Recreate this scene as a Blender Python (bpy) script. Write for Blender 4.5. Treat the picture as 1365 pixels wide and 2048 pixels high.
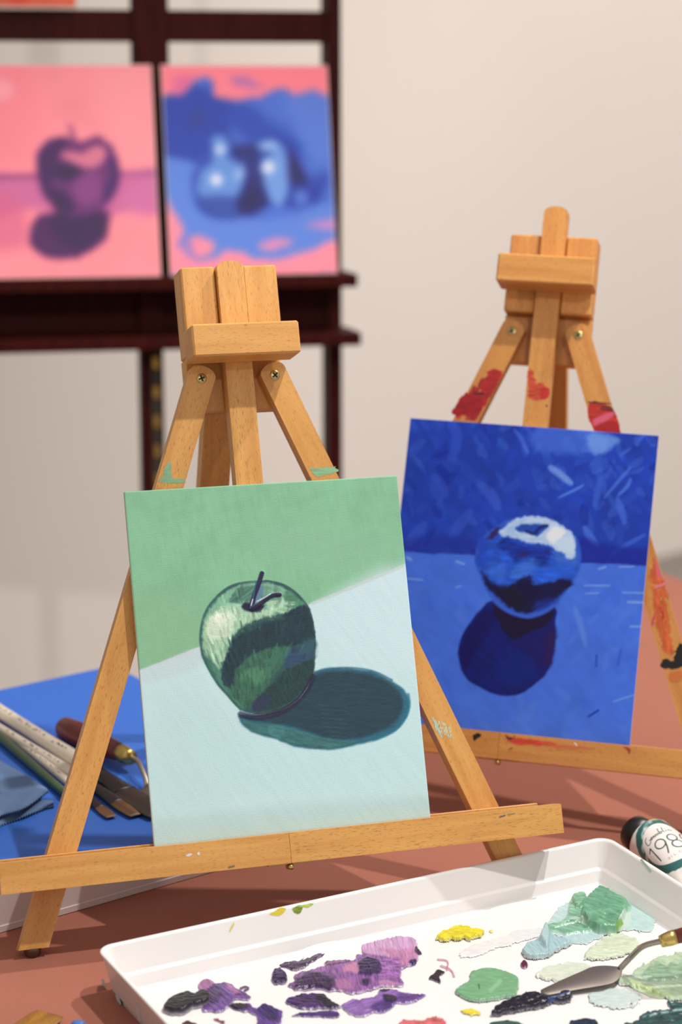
import bpy, bmesh, math, random
import numpy as np
from mathutils import Matrix, Vector

# ------------------------------------------------------------------ camera, world, lights
for o in list(bpy.data.objects): bpy.data.objects.remove(o)
scene = bpy.context.scene
COL = scene.collection
S = 0.01                                   # everything below is written in centimetres
FPX, PITCH, ROLL, CAMZ, TABLE = 4416.92, 0.267618, 0.018095, 144.9125, 75.0
_cp, _sp = math.cos(PITCH), math.sin(PITCH)
_c, _s = math.cos(ROLL), math.sin(ROLL)
_up0 = np.array([0, _sp, _cp]); _x0 = np.array([1., 0, 0])
CRIGHT = _c * _x0 + _s * _up0; CUP = -_s * _x0 + _c * _up0; CFWD = np.array([0, _cp, -_sp])
CPOS = np.array([0, 0, CAMZ])

cam_d = bpy.data.cameras.new('camera'); cam = bpy.data.objects.new('camera', cam_d); COL.objects.link(cam)
cam_d.sensor_fit = 'HORIZONTAL'; cam_d.sensor_width = 24.0; cam_d.lens = FPX / 1365 * 24
cam_d.clip_start = 0.05; cam_d.clip_end = 60
cam_d.dof.use_dof = True; cam_d.dof.focus_distance = 1.56; cam_d.dof.aperture_fstop = 4.7; cam_d.dof.aperture_blades = 0
cam.matrix_world = Matrix(((CRIGHT[0], CUP[0], -CFWD[0], 0), (CRIGHT[1], CUP[1], -CFWD[1], 0),
                           (CRIGHT[2], CUP[2], -CFWD[2], CAMZ * S), (0, 0, 0, 1)))
scene.camera = cam

world = bpy.data.worlds.new('room_light'); scene.world = world; world.use_nodes = True
bg = world.node_tree.nodes['Background']
bg.inputs[0].default_value = (1.0, 0.965, 0.94, 1); bg.inputs[1].default_value = 0.55

def lamp(name, loc, aim, watts, radius, angle, col=(1, .97, .935), blend=.5):
    d = bpy.data.lights.new(name, 'SPOT'); d.energy = watts; d.shadow_soft_size = radius * S; d.color = col
    d.spot_size = math.radians(angle); d.spot_blend = blend
    o = bpy.data.objects.new(name, d); COL.objects.link(o); o.location = [c * S for c in loc]
    o.rotation_euler = (Vector(aim) - Vector(loc)).to_track_quat('-Z', 'Y').to_euler()
    return o
lamp('spot_lamp', (108, 212, 300), (-2, 148, 75), 140, 3.5, 72, blend=.6)     # over the table, from behind right
lamp('spot_lamp', (84, 118, 310), (0, 158, 95), 130, 3.0, 62, blend=.6)      # over the table, from the front right
lamp('spot_lamp', (230, 270, 255), (75, 488, 45), 240, 6, 84, blend=.9)     # added wall washer with no known fitting, shaped to brighten the wall evenly
lamp('spot_lamp', (70, -110, 300), (-34, 300, 122), 165, 4, 25.5, blend=.8)      # on the studio easel
vs = scene.view_settings
vs.view_transform = 'Standard'; vs.look = 'None'; vs.gamma = 1; vs.exposure = 0; vs.use_curve_mapping = False

# ------------------------------------------------------------------ helpers
def lin(c):
    c = np.asarray(c, float) / 255.0
    return np.where(c <= .04045, c / 12.92, ((c + .055) / 1.055) ** 2.4)
def L4(c, k=1.0):
    v = np.clip(lin(c) * k, 0, 1); return (float(v[0]), float(v[1]), float(v[2]), 1)
def proj(P):
    q = np.asarray(P, float) - CPOS
    z = q @ CFWD
    return 682.5 + FPX * (q @ CRIGHT) / z, 1024 - FPX * (q @ CUP) / z
def ray(px, py):
    return CFWD + CRIGHT * ((px - 682.5) / FPX) - CUP * ((py - 1024) / FPX)
def at_z(px, py, z):
    d = ray(px, py); return CPOS + d * ((z - CAMZ) / d[2])
def at_plane(px, py, O, N):
    d = ray(px, py); return CPOS + d * (((O - CPOS) @ N) / (d @ N))

WM = {}                                     # world matrices of the things' empties
def empty(name, loc, rz=0, label=None, cat=None, group=None):
    o = bpy.data.objects.new(name, None); COL.objects.link(o); o.empty_display_size = .05
    m = Matrix.Translation(Vector([c * S for c in loc])) @ Matrix.Rotation(rz, 4, 'Z')
    o.matrix_world = m; WM[o.name] = m
    if label: tag(o, label, cat, group)
    return o
def tag(o, label, cat, group=None):
    o['label'] = label; o['category'] = cat
    if group: o['group'] = group
    return o
def struct(o): o['kind'] = 'structure'; return o
def link(name, me, mat, parent=None, M=None):
    """M: 4x4 in centimetres giving the mesh's place in the world (mesh verts are already in metres)"""
    o = bpy.data.objects.new(name, me); COL.objects.link(o)
    if mat: me.materials.append(mat)
    Mw = Matrix.Identity(4) if M is None else M
    o.matrix_world = Mw
    if parent is not None:
        o.parent = parent; o.matrix_parent_inverse = WM[parent.name].inverted(); o.matrix_basis = Mw
    WM[o.name] = Mw
    return o
def mat4(O, X, Y, Z):
    return Matrix(((X[0], Y[0], Z[0], O[0] * S), (X[1], Y[1], Z[1], O[1] * S), (X[2], Y[2], Z[2], O[2] * S), (0, 0, 0, 1)))
def to_mesh(bm, smooth=False, name='m'):
    me = bpy.data.meshes.new(name)
    for v in bm.verts: v.co *= S
    bmesh.ops.recalc_face_normals(bm, faces=bm.faces)
    bm.to_mesh(me); bm.free()
    if smooth:
        me.polygons.foreach_set('use_smooth', [True] * len(me.polygons))
    return me
def bm_box(bm, x0, x1, y0, y1, z0, z1):
    vs_ = [bm.verts.new(p) for p in ((x0,y0,z0),(x1,y0,z0),(x1,y1,z0),(x0,y1,z0),(x0,y0,z1),(x1,y0,z1),(x1,y1,z1),(x0,y1,z1))]
    for f in ((0,1,2,3),(4,5,6,7),(0,1,5,4),(1,2,6,5),(2,3,7,6),(3,0,4,7)): bm.faces.new([vs_[i] for i in f])
    return vs_
def box(x0, x1, y0, y1, z0, z1, bev=0.0, seg=1):
    bm = bmesh.new(); bm_box(bm, x0, x1, y0, y1, z0, z1)
    if bev: bmesh.ops.bevel(bm, geom=bm.edges[:], offset=bev, segments=seg, affect='EDGES', profile=.5)
    return to_mesh(bm)
def boxes(lst, bev=0.0):
    bm = bmesh.new()
    for b in lst:
        b2 = bmesh.new(); bm_box(b2, *b)
        if bev: bmesh.ops.bevel(b2, geom=b2.edges[:], offset=bev, segments=1, affect='EDGES')
        tmp = bpy.data.meshes.new('t'); b2.to_mesh(tmp); b2.free(); bm.from_mesh(tmp); bpy.data.meshes.remove(tmp)
    return to_mesh(bm)
def prism(outline, y0, y1, bev=0.0, axes='xz'):
    """outline in (a,b), extruded along y (axes xz), along x (axes yz) or z (axes xy)"""
    bm = bmesh.new()
    def P(a, b, t): return {'xz': (a, t, b), 'yz': (t, a, b), 'xy': (a, b, t)}[axes]
    A = [bm.verts.new(P(a, b, y0)) for a, b in outline]; B = [bm.verts.new(P(a, b, y1)) for a, b in outline]
    bm.faces.new(A); bm.faces.new(B[::-1]); n = len(A)
    for i in range(n): bm.faces.new((A[i], A[(i+1) % n], B[(i+1) % n], B[i]))
    if bev:
        ed = [e for e in bm.edges if len(e.link_faces) == 2 and e.calc_face_angle(0) > .7]
        bmesh.ops.bevel(bm, geom=ed, offset=bev, segments=1, affect='EDGES')
    return to_mesh(bm)
def lathe(profile, seg=24, sx=None, caps=True, smooth=True):
    """profile: list of (z, rx, ry) rings along z"""
    bm = bmesh.new(); rings = []
    for z, rx, ry in profile:
        rings.append([bm.verts.new((rx * math.cos(2*math.pi*k/seg), ry * math.sin(2*math.pi*k/seg), z)) for k in range(seg)])
    for a, b in zip(rings, rings[1:]):
        for k in range(seg): bm.faces.new((a[k], a[(k+1) % seg], b[(k+1) % seg], b[k]))
    if caps: bm.faces.new(rings[0][::-1]); bm.faces.new(rings[-1])
    return to_mesh(bm, smooth)
def tube_path(pts, rad, seg=12, flat=None):
    """sweep along pts (cm, world); rad: list of (ra, rb)"""
    bm = bmesh.new(); pts = [Vector(p) for p in pts]; rings = []
    for i, p in enumerate(pts):
        t = (pts[min(i+1, len(pts)-1)] - pts[max(i-1, 0)]).normalized()
        side = t.cross(Vector((0, 0, 1))).normalized(); upv = side.cross(t).normalized()
        ra, rb = rad[i]
        rings.append([bm.verts.new(p + side * ra * math.cos(2*math.pi*k/seg) + upv * rb * math.sin(2*math.pi*k/seg)) for k in range(seg)])
    for a, b in zip(rings, rings[1:]):
        for k in range(seg): bm.faces.new((a[k], a[(k+1) % seg], b[(k+1) % seg], b[k]))
    bm.faces.new(rings[0][::-1]); bm.faces.new(rings[-1])
    return to_mesh(bm, True)

# ---- procedural noise and a small paint engine (colours end up as vertex colours of real paint layers)
def _hash(ix, iy, seed):
    h = (ix.astype(np.int64) * 374761393 + iy.astype(np.int64) * 668265263 + seed * 974711) & 0xffffffff
    h = ((h ^ (h >> 13)) * 1274126177) & 0xffffffff
    h = (h ^ (h >> 16)) & 0xffffffff
    return h.astype(np.float64) / 4294967295.0
def vnoise(x, y, seed=0):
    ix = np.floor(x); iy = np.floor(y); fx = x - ix; fy = y - iy
    fx = fx * fx * (3 - 2 * fx); fy = fy * fy * (3 - 2 * fy)
    a = _hash(ix, iy, seed); b = _hash(ix + 1, iy, seed); c = _hash(ix, iy + 1, seed); d = _hash(ix + 1, iy + 1, seed)
    return (a * (1 - fx) + b * fx) * (1 - fy) + (c * (1 - fx) + d * fx) * fy
def fbm(x, y, seed=0, oct=3):
    t = 0; a = .5; n = 0
    for k in range(oct):
        t = t + a * vnoise(x * 2 ** k, y * 2 ** k, seed + k * 17); n += a; a *= .5
    return t / n
def spline(pts, sub=4, closed=True):
    P = np.asarray(pts, float); n = len(P); out = []
    rng = range(n) if closed else range(n - 1)
    for i in rng:
        if closed: p0, p1, p2, p3 = P[i-1], P[i], P[(i+1) % n], P[(i+2) % n]
        else: p0, p1, p2, p3 = P[max(i-1, 0)], P[i], P[i+1], P[min(i+2, n-1)]
        for k in range(sub):
            t = k / sub
            out.append(.5 * ((2*p1) + (-p0 + p2) * t + (2*p0 - 5*p1 + 4*p2 - p3) * t*t + (-p0 + 3*p1 - 3*p2 + p3) * t**3))
    if not closed: out.append(P[-1])
    return np.array(out)
def sstep(v): v = np.clip(v, 0, 1); return v * v * (3 - 2 * v)
class Paint:
    def __init__(s, X, Y, base):
        s.X = X; s.Y = Y; n = len(X); s.col = np.tile(np.asarray(base, float), (n, 1)); s.cov = np.zeros(n); s.h = np.zeros(n)
    def _box(s, P, m):
        return np.nonzero((s.X > P[:, 0].min() - m) & (s.X < P[:, 0].max() + m) & (s.Y > P[:, 1].min() - m) & (s.Y < P[:, 1].max() + m))[0]
    def _put(s, idx, m, col, h, tex, x, y, seed, tscale, tang):
        if tex:
            ca, sa = math.cos(tang), math.sin(tang)
            t = fbm((x * ca + y * sa) / (tscale * 5), (-x * sa + y * ca) / tscale, seed + 5, 2) - .5
            c = np.asarray(col, float)[None, :] * (1 + tex * 2 * t[:, None])
        else: c = np.asarray(col, float)[None, :]; t = 0
        s.col[idx] += (np.clip(c, 0, 255) - s.col[idx]) * m[:, None]
        s.cov[idx] = np.maximum(s.cov[idx], m); s.h[idx] += h * m * (1 + (np.clip(t * 3 * min(tex, .22), -.3, .3) if tex else 0))
    def poly(s, pts, col, soft=3, warp=0, ws=14, a=1, sm=True, h=0, tex=.0, seed=1, tscale=3, tang=0.0, off=(0, 0), sc=1.0):
        P = np.asarray(pts, float) * sc + np.asarray(off, float)
        if sm: P = spline(P, 3)
        idx = s._box(P, soft + warp + 2)
        if len(idx) == 0: return
        x0 = s.X[idx]; y0 = s.Y[idx]; x, y = x0, y0
        if warp:
            x = x0 + (fbm(x0 / ws, y0 / ws, seed, 3) - .5) * 2 * warp; y = y0 + (fbm(x0 / ws, y0 / ws, seed + 40, 3) - .5) * 2 * warp
        ins = np.zeros(len(idx), bool); d2 = np.full(len(idx), 1e12)
        Q = np.roll(P, -1, 0)
        for (ax, ay), (bx, by) in zip(P, Q):
            if ay != by:
                cr = (ay > y) != (by > y); ins ^= cr & (x < (bx - ax) * (y - ay) / (by - ay) + ax)
            ex, ey = bx - ax, by - ay; l = ex*ex + ey*ey + 1e-9
            t = np.clip(((x - ax) * ex + (y - ay) * ey) / l, 0, 1)
            d2 = np.minimum(d2, (x - ax - t*ex) ** 2 + (y - ay - t*ey) ** 2)
        sd = np.sqrt(d2) * np.where(ins, 1, -1)
        m = sstep(sd / (2 * soft) + .5) * a
        s._put(idx, m, col, h, tex, x0, y0, seed, tscale, tang)
    def stroke(s, pts, w, col, a=1, soft=1.5, br=.0, taper=0.0, h=0, seed=1, off=(0, 0), sc=1.0, tex=0):
        P = np.asarray(pts, float) * sc + np.asarray(off, float)
        if len(P) > 2: P = spline(P, 4, False)
        idx = s._box(P, w + soft + 2)
        if len(idx) == 0: return
        x = s.X[idx]; y = s.Y[idx]; best = np.full(len(idx), 1e9); par = np.zeros(len(idx)); sid = np.zeros(len(idx)); n = len(P) - 1
        for i in range(n):
            ax, ay = P[i]; ex, ey = P[i+1] - P[i]; l = math.hypot(ex, ey) + 1e-9
            t = np.clip(((x - ax) * ex + (y - ay) * ey) / l / l, 0, 1)
            d = np.hypot(x - ax - t*ex, y - ay - t*ey); k = d < best
            best[k] = d[k]; par[k] = (i + t[k]) / n; sid[k] = ((x - ax) * -ey / l + (y - ay) * ex / l)[k]
        ww = w * .5 * (1 - taper * np.abs(par * 2 - 1) ** 2)
        m = sstep((ww - best) / (2 * soft) + .5) * a
        if br:
            g = fbm(sid / 1.6 + 100, par * 3, seed, 2); m = m * (1 - br + br * sstep((g - .3) * 3))
        s._put(idx, m, col, h, tex, x, y, seed, 2, 0)
    def noise(s, amp, scale, seed=0, ang=0.0, stretch=1.0, tint=(1, 1, 1)):
        ca, sa = math.cos(ang), math.sin(ang)
        t = fbm((s.X * ca + s.Y * sa) / scale / stretch, (-s.X * sa + s.Y * ca) / scale, seed, 3) - .5
        s.col *= 1 + 2 * amp * t[:, None] * np.asarray(tint)
        s.col = np.clip(s.col, 0, 255)

def grid_mesh(name, V, nx, ny, col=None, keep=None, smooth=True):
    """V: (nx*ny,3) world cm"""
    i = np.arange(nx * ny).reshape(ny, nx)
    q = np.stack([i[:-1, :-1], i[:-1, 1:], i[1:, 1:], i[1:, :-1]], -1).reshape(-1, 4)
    if keep is not None:
        q = q[keep[q].all(1)]
        used = np.unique(q); mp = np.full(nx * ny, -1); mp[used] = np.arange(len(used)); q = mp[q]; V = V[used]
        if col is not None: col = col[used]
    me = bpy.data.meshes.new(name)
    me.vertices.add(len(V)); me.vertices.foreach_set('co', (V * S).astype(np.float32).ravel())
    me.loops.add(q.size); me.loops.foreach_set('vertex_index', q.astype(np.int32).ravel())
    me.polygons.add(len(q)); me.polygons.foreach_set('loop_start', np.arange(0, q.size, 4, dtype=np.int32))
    me.polygons.foreach_set('use_smooth', np.full(len(q), smooth))
    me.update(calc_edges=True)
    if col is not None:
        at = me.color_attributes.new('Col', 'FLOAT_COLOR', 'POINT')
        at.data.foreach_set('color', np.c_[col, np.ones(len(col))].astype(np.float32).ravel())
    return me

# ------------------------------------------------------------------ materials
def new_mat(name):
    m = bpy.data.materials.new(name); m.use_nodes = True
    nt = m.node_tree; b = nt.nodes['Principled BSDF']; return m, nt, b
def N_(nt, t, **kw):
    n = nt.nodes.new(t)
    for k, v in kw.items():
        if k.startswith('i_'): n.inputs[int(k[2:]) if k[2:].isdigit() else k[2:]].default_value = v
        else: setattr(n, k, v)
    return n
def plain(name, col, rough=.5, metal=0, bump=0, bscale=200, var=0.0, vscale=20, coat=0, spec=.5):
    m, nt, b = new_mat(name); b.inputs['Roughness'].default_value = rough; b.inputs['Metallic'].default_value = metal
    b.inputs['Specular IOR Level'].default_value = spec
    if coat: b.inputs['Coat Weight'].default_value = coat; b.inputs['Coat Roughness'].default_value = .12
    tc = N_(nt, 'ShaderNodeTexCoord')
    nz = N_(nt, 'ShaderNodeTexNoise'); nz.inputs['Scale'].default_value = vscale; nz.inputs['Detail'].default_value = 4
    nt.links.new(tc.outputs['Object'], nz.inputs['Vector'])
    rp = N_(nt, 'ShaderNodeValToRGB'); c = L4(col)
    rp.color_ramp.elements[0].position = .25; rp.color_ramp.elements[1].position = .75
    rp.color_ramp.elements[0].color = tuple(v * (1 - var) for v in c[:3]) + (1,)
    rp.color_ramp.elements[1].color = tuple(min(1, v * (1 + var)) for v in c[:3]) + (1,)
    nt.links.new(nz.outputs['Fac'], rp.inputs['Fac']); nt.links.new(rp.outputs['Color'], b.inputs['Base Color'])
    if bump:
        n2 = N_(nt, 'ShaderNodeTexNoise'); n2.inputs['Scale'].default_value = bscale; n2.inputs['Detail'].default_value = 2
        nt.links.new(tc.outputs['Object'], n2.inputs['Vector'])
        bp = N_(nt, 'ShaderNodeBump'); bp.inputs['Strength'].default_value = bump; bp.inputs['Distance'].default_value = .001
        nt.links.new(n2.outputs['Fac'], bp.inputs['Height']); nt.links.new(bp.outputs['Normal'], b.inputs['Normal'])
    return m
def wood(name, c_lo, c_hi, c_pore, rough=.45, pore=True, axis=2):
    """grain runs along the part's own axis"""
    m, nt, b = new_mat(name); b.inputs['Roughness'].default_value = rough
    tc = N_(nt, 'ShaderNodeTexCoord'); info = N_(nt, 'ShaderNodeObjectInfo')
    off = N_(nt, 'ShaderNodeVectorMath', operation='SCALE'); comb = N_(nt, 'ShaderNodeCombineXYZ')
    for k in range(3): nt.links.new(info.outputs['Random'], comb.inputs[k])
    nt.links.new(comb.outputs[0], off.inputs[0]); off.inputs['Scale'].default_value = 3.7
    ad = N_(nt, 'ShaderNodeVectorMath', operation='ADD')
    nt.links.new(tc.outputs['Object'], ad.inputs[0]); nt.links.new(off.outputs[0], ad.inputs[1])
    def mp(sc):
        v = [sc[0]] * 3; v[axis] = sc[1]
        n = N_(nt, 'ShaderNodeMapping'); n.inputs['Scale'].default_value = v; nt.links.new(ad.outputs[0], n.inputs['Vector']); return n
    n1 = N_(nt, 'ShaderNodeTexNoise'); n1.inputs['Scale'].default_value = 1; n1.inputs['Detail'].default_value = 3; n1.inputs['Distortion'].default_value = .6
    nt.links.new(mp((110, 9)).outputs[0], n1.inputs['Vector'])
    r1 = N_(nt, 'ShaderNodeValToRGB'); r1.color_ramp.elements[0].position = .3; r1.color_ramp.elements[1].position = .72
    r1.color_ramp.elements[0].color = L4(c_lo); r1.color_ramp.elements[1].color = L4(c_hi)
    nt.links.new(n1.outputs['Fac'], r1.inputs['Fac'])
    last = r1
    if pore:
        n2 = N_(nt, 'ShaderNodeTexNoise'); n2.inputs['Scale'].default_value = 1; n2.inputs['Detail'].default_value = 1
        nt.links.new(mp((2300, 230)).outputs[0], n2.inputs['Vector'])
        r2 = N_(nt, 'ShaderNodeValToRGB'); r2.color_ramp.elements[0].position = .6; r2.color_ramp.elements[1].position = .76
        r2.color_ramp.elements[0].color = (0, 0, 0, 1); r2.color_ramp.elements[1].color = (.85, .85, .85, 1)
        nt.links.new(n2.outputs['Fac'], r2.inputs['Fac'])
        mx = N_(nt, 'ShaderNodeMixRGB'); mx.inputs[2].default_value = L4(c_pore)
        nt.links.new(r2.outputs['Color'], mx.inputs[0]); nt.links.new(r1.outputs['Color'], mx.inputs[1]); last = mx
    nt.links.new(last.outputs[0], b.inputs['Base Color'])
    bp = N_(nt, 'ShaderNodeBump'); bp.inputs['Strength'].default_value = .12; bp.inputs['Distance'].default_value = .0006
    nt.links.new(n1.outputs['Fac'], bp.inputs['Height']); nt.links.new(bp.outputs['Normal'], b.inputs['Normal'])
    return m
def painted(name, rough=.5, weave=0.0, bump=.15, bscale=900, coat=0):
    m, nt, b = new_mat(name); b.inputs['Roughness'].default_value = rough; b.inputs['Specular IOR Level'].default_value = .35
    if coat: b.inputs['Coat Weight'].default_value = coat; b.inputs['Coat Roughness'].default_value = .1
    at = N_(nt, 'ShaderNodeAttribute', attribute_name='Col'); nt.links.new(at.outputs['Color'], b.inputs['Base Color'])
    tc = N_(nt, 'ShaderNodeTexCoord')
    nz = N_(nt, 'ShaderNodeTexNoise'); nz.inputs['Scale'].default_value = bscale; nz.inputs['Detail'].default_value = 2
    nt.links.new(tc.outputs['Object'], nz.inputs['Vector'])
    bp = N_(nt, 'ShaderNodeBump'); bp.inputs['Strength'].default_value = bump; bp.inputs['Distance'].default_value = .0008
    h = nz.outputs['Fac']
    if weave:
        ws = []
        for ax in ('X', 'Z'):
            w = N_(nt, 'ShaderNodeTexWave', wave_type='BANDS', bands_direction=ax); w.inputs['Scale'].default_value = 330
            w.inputs['Distortion'].default_value = 1.0; w.inputs['Detail Scale'].default_value = .3
            nt.links.new(tc.outputs['Object'], w.inputs['Vector']); ws.append(w)
        mu = N_(nt, 'ShaderNodeMath', operation='MULTIPLY'); nt.links.new(ws[0].outputs['Fac'], mu.inputs[0]); nt.links.new(ws[1].outputs['Fac'], mu.inputs[1])
        a2 = N_(nt, 'ShaderNodeMath', operation='MULTIPLY_ADD'); a2.inputs[1].default_value = weave
        nt.links.new(mu.outputs[0], a2.inputs[0]); nt.links.new(nz.outputs['Fac'], a2.inputs[2]); h = a2.outputs[0]
    nt.links.new(h, bp.inputs['Height']); nt.links.new(bp.outputs['Normal'], b.inputs['Normal'])
    return m

M = {}
M['wall'] = plain('wall_plaster', (232, 220, 211), .9, var=.02, vscale=1.2, bump=.05, bscale=60)
M['floor'] = plain('grey_floor', (150, 140, 132), .7, var=.08, vscale=2)
M['cloth'] = plain('terracotta_cover', (163, 103, 85), .9, var=.06, vscale=9, bump=.25, bscale=420, spec=.2)
M['tablewood'] = wood('table_wood', (120, 85, 60), (140, 100, 70), (80, 55, 40))
M['beech'] = wood('beech', (204, 143, 72), (224, 168, 92), (148, 90, 42), .42)
M['beech_old'] = wood('aged_beech', (196, 128, 62), (216, 154, 80), (140, 82, 40), .45)
M['brass'] = plain('brass', (205, 178, 105), .3, metal=1)
M['screw'] = plain('screw_brass', (196, 176, 120), .35, metal=1)
M['dark'] = plain('slot_dark', (40, 30, 18), .7)
M['peg'] = plain('dark_peg', (84, 52, 38), .5)
M['mahog'] = wood('mahogany', (46, 9, 6), (62, 14, 9), (28, 6, 4), .5)
M['mahog'].node_tree.nodes['Principled BSDF'].inputs['Specular IOR Level'].default_value = .08
M['board'] = plain('panel_board', (205, 196, 180), .8, bump=.1)
M['paint1'] = painted('oil_paint_fine_canvas', .5, weave=.4, bump=.25, bscale=1300)
M['paint2'] = painted('oil_paint', .55, weave=.12, bump=.14, bscale=1100)
M['paint2'].node_tree.nodes['Principled BSDF'].inputs['Specular IOR Level'].default_value = .2
M['paint3'] = painted('oil_paint_far', .55, bump=.05)
M['dab'] = painted('wet_paint', .3, bump=.1, bscale=500, coat=.06)
M['stain'] = painted('dried_paint', .5, bump=.1)
M['white'] = plain('white_plastic', (234, 229, 226), .28, var=.01, spec=.5)
M['paper'] = plain('palette_paper', (223, 219, 216), .5, var=.01)
M['boxwhite'] = plain('white_card', (214, 202, 198), .7, var=.03)
M['boxblue'] = plain('blue_lid', (48, 104, 196), .6, var=.02, bump=.05)
M['seam'] = plain('card_seam', (150, 138, 134), .8)
M['cream'] = plain('cream_lacquer', (226, 212, 192), .35, var=.05, vscale=60, coat=.3)
M['ink'] = plain('worn_ink', (96, 70, 78), .5)
M['greenh'] = plain('green_lacquer', (52, 84, 50), .3, coat=.3)
M['ferrule'] = plain('dark_ferrule', (28, 22, 23), .3, metal=.0, var=.25, vscale=90)
M['bristle'] = wood('brown_bristle', (84, 54, 30), (138, 92, 52), (44, 28, 18), .5)
M['bristle_dk'] = wood('dark_bristle', (36, 28, 22), (60, 46, 34), (20, 15, 11), .5)
M['bristle_gold'] = wood('golden_bristle', (128, 84, 26), (182, 126, 48), (70, 42, 16), .5)
M['maroon'] = wood('maroon_lacquer', (98, 36, 30), (122, 50, 42), (70, 24, 20), .3)
M['steel'] = plain('steel', (172, 160, 152), .42, metal=1)
M['blade'] = plain('brushed_blade', (128, 119, 112), .5, metal=.85)
M['rag'] = plain('rag_cotton', (104, 128, 164), .95, var=.08, vscale=60, bump=.6, bscale=900, spec=.1)
M['ragedge'] = plain('rag_edge', (44, 60, 92), .95)
M['black'] = plain('black_cap', (14, 14, 15), .35)
M['blue_paint'] = plain('blue_paint', (70, 110, 180), .4)

# ------------------------------------------------------------------ the setting
ca, sa = math.cos(math.radians(41)), math.sin(math.radians(41))
wallM = mat4((77, 496, 0), (ca, sa, 0), (-sa, ca, 0), (0, 0, 1))
struct(link('wall_back', box(-700, 500, 0, 12, 0, 340), M['wall'], None, wallM))
struct(link('floor', box(-600, 700, -300, 900, -5, 0), M['floor']))

# table with its terracotta cover (frame: yaw 36 degrees, back edge and right edge as seen)
ty = math.radians(36); tu = np.array([math.cos(ty), math.sin(ty), 0]); tv = np.array([-math.sin(ty), math.cos(ty), 0])
def tp(u, v, z=0): return tu * u + tv * v + np.array([0, 0, z])
U1, V1 = 165.0, 167.9; U0, V0 = U1 - 190, V1 - 112
tc_ = tp((U0 + U1) / 2, (V0 + V1) / 2)
table = empty('work_table', tc_, ty, 'long work table hidden under the terracotta cover', 'table')
tabM = mat4(tc_, tu, tv, (0, 0, 1)); hu, hv = (U1 - U0) / 2, (V1 - V0) / 2
link('table_top', box(-hu + .3, hu - .3, -hv + .3, hv - .3, TABLE - 3.6, TABLE - .25, .2), M['tablewood'], table, tabM)
for sx in (-1, 1):
    for sy in (-1, 1):
        link('leg', box(sx * (hu - 8) - 2.5, sx * (hu - 8) + 2.5, sy * (hv - 8) - 2.5, sy * (hv - 8) + 2.5, 0, TABLE - 3.6, .2), M['tablewood'], table, tabM)
def cover():
    # draped sheet: top plus a hanging skirt with soft folds
    nu, nv = 61, 41; drop = 9
    us = np.linspace(-hu, hu, nu); vs_ = np.linspace(-hv, hv, nv)
    Xg, Yg = np.meshgrid(us, vs_); Zg = np.zeros_like(Xg)
    bm = bmesh.new()
    idx = [[bm.verts.new((Xg[j, i], Yg[j, i], TABLE + Zg[j, i])) for i in range(nu)] for j in range(nv)]
    for j in range(nv - 1):
        for i in range(nu - 1): bm.faces.new((idx[j][i], idx[j][i+1], idx[j+1][i+1], idx[j+1][i]))
    ring = [idx[0][i] for i in range(nu)] + [idx[j][nu-1] for j in range(1, nv)] + [idx[nv-1][i] for i in range(nu-2, -1, -1)] + [idx[j][0] for j in range(nv-2, 0, -1)]
    cur = ring; n = len(ring)
    for lev, (out, dz) in enumerate(((.25, .12), (.35, .6), (.5, 3.5), (.7, drop))):
        nxt = []
        for a, v in enumerate(ring):
            x, y = v.co.x, v.co.y; nx_ = (1 if x > hu - .01 else -1 if x < -hu + .01 else 0); ny_ = (1 if y > hv - .01 else -1 if y < -hv + .01 else 0)
            l = math.hypot(nx_, ny_) or 1; w = (1 + .8 * math.sin(a * .55)) * (lev / 3) * .5
            nxt.append(bm.verts.new((x + nx_ / l * (out + w), y + ny_ / l * (out + w), TABLE - dz)))
        for a in range(n): bm.faces.new((cur[a], cur[(a+1) % n], nxt[(a+1) % n], nxt[a]))
        cur = nxt
    return to_mesh(bm, True)
tag(link('table_cover', cover(), M['cloth'], None, tabM), 'terracotta paper cover spread over the work table', 'table cover')

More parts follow.
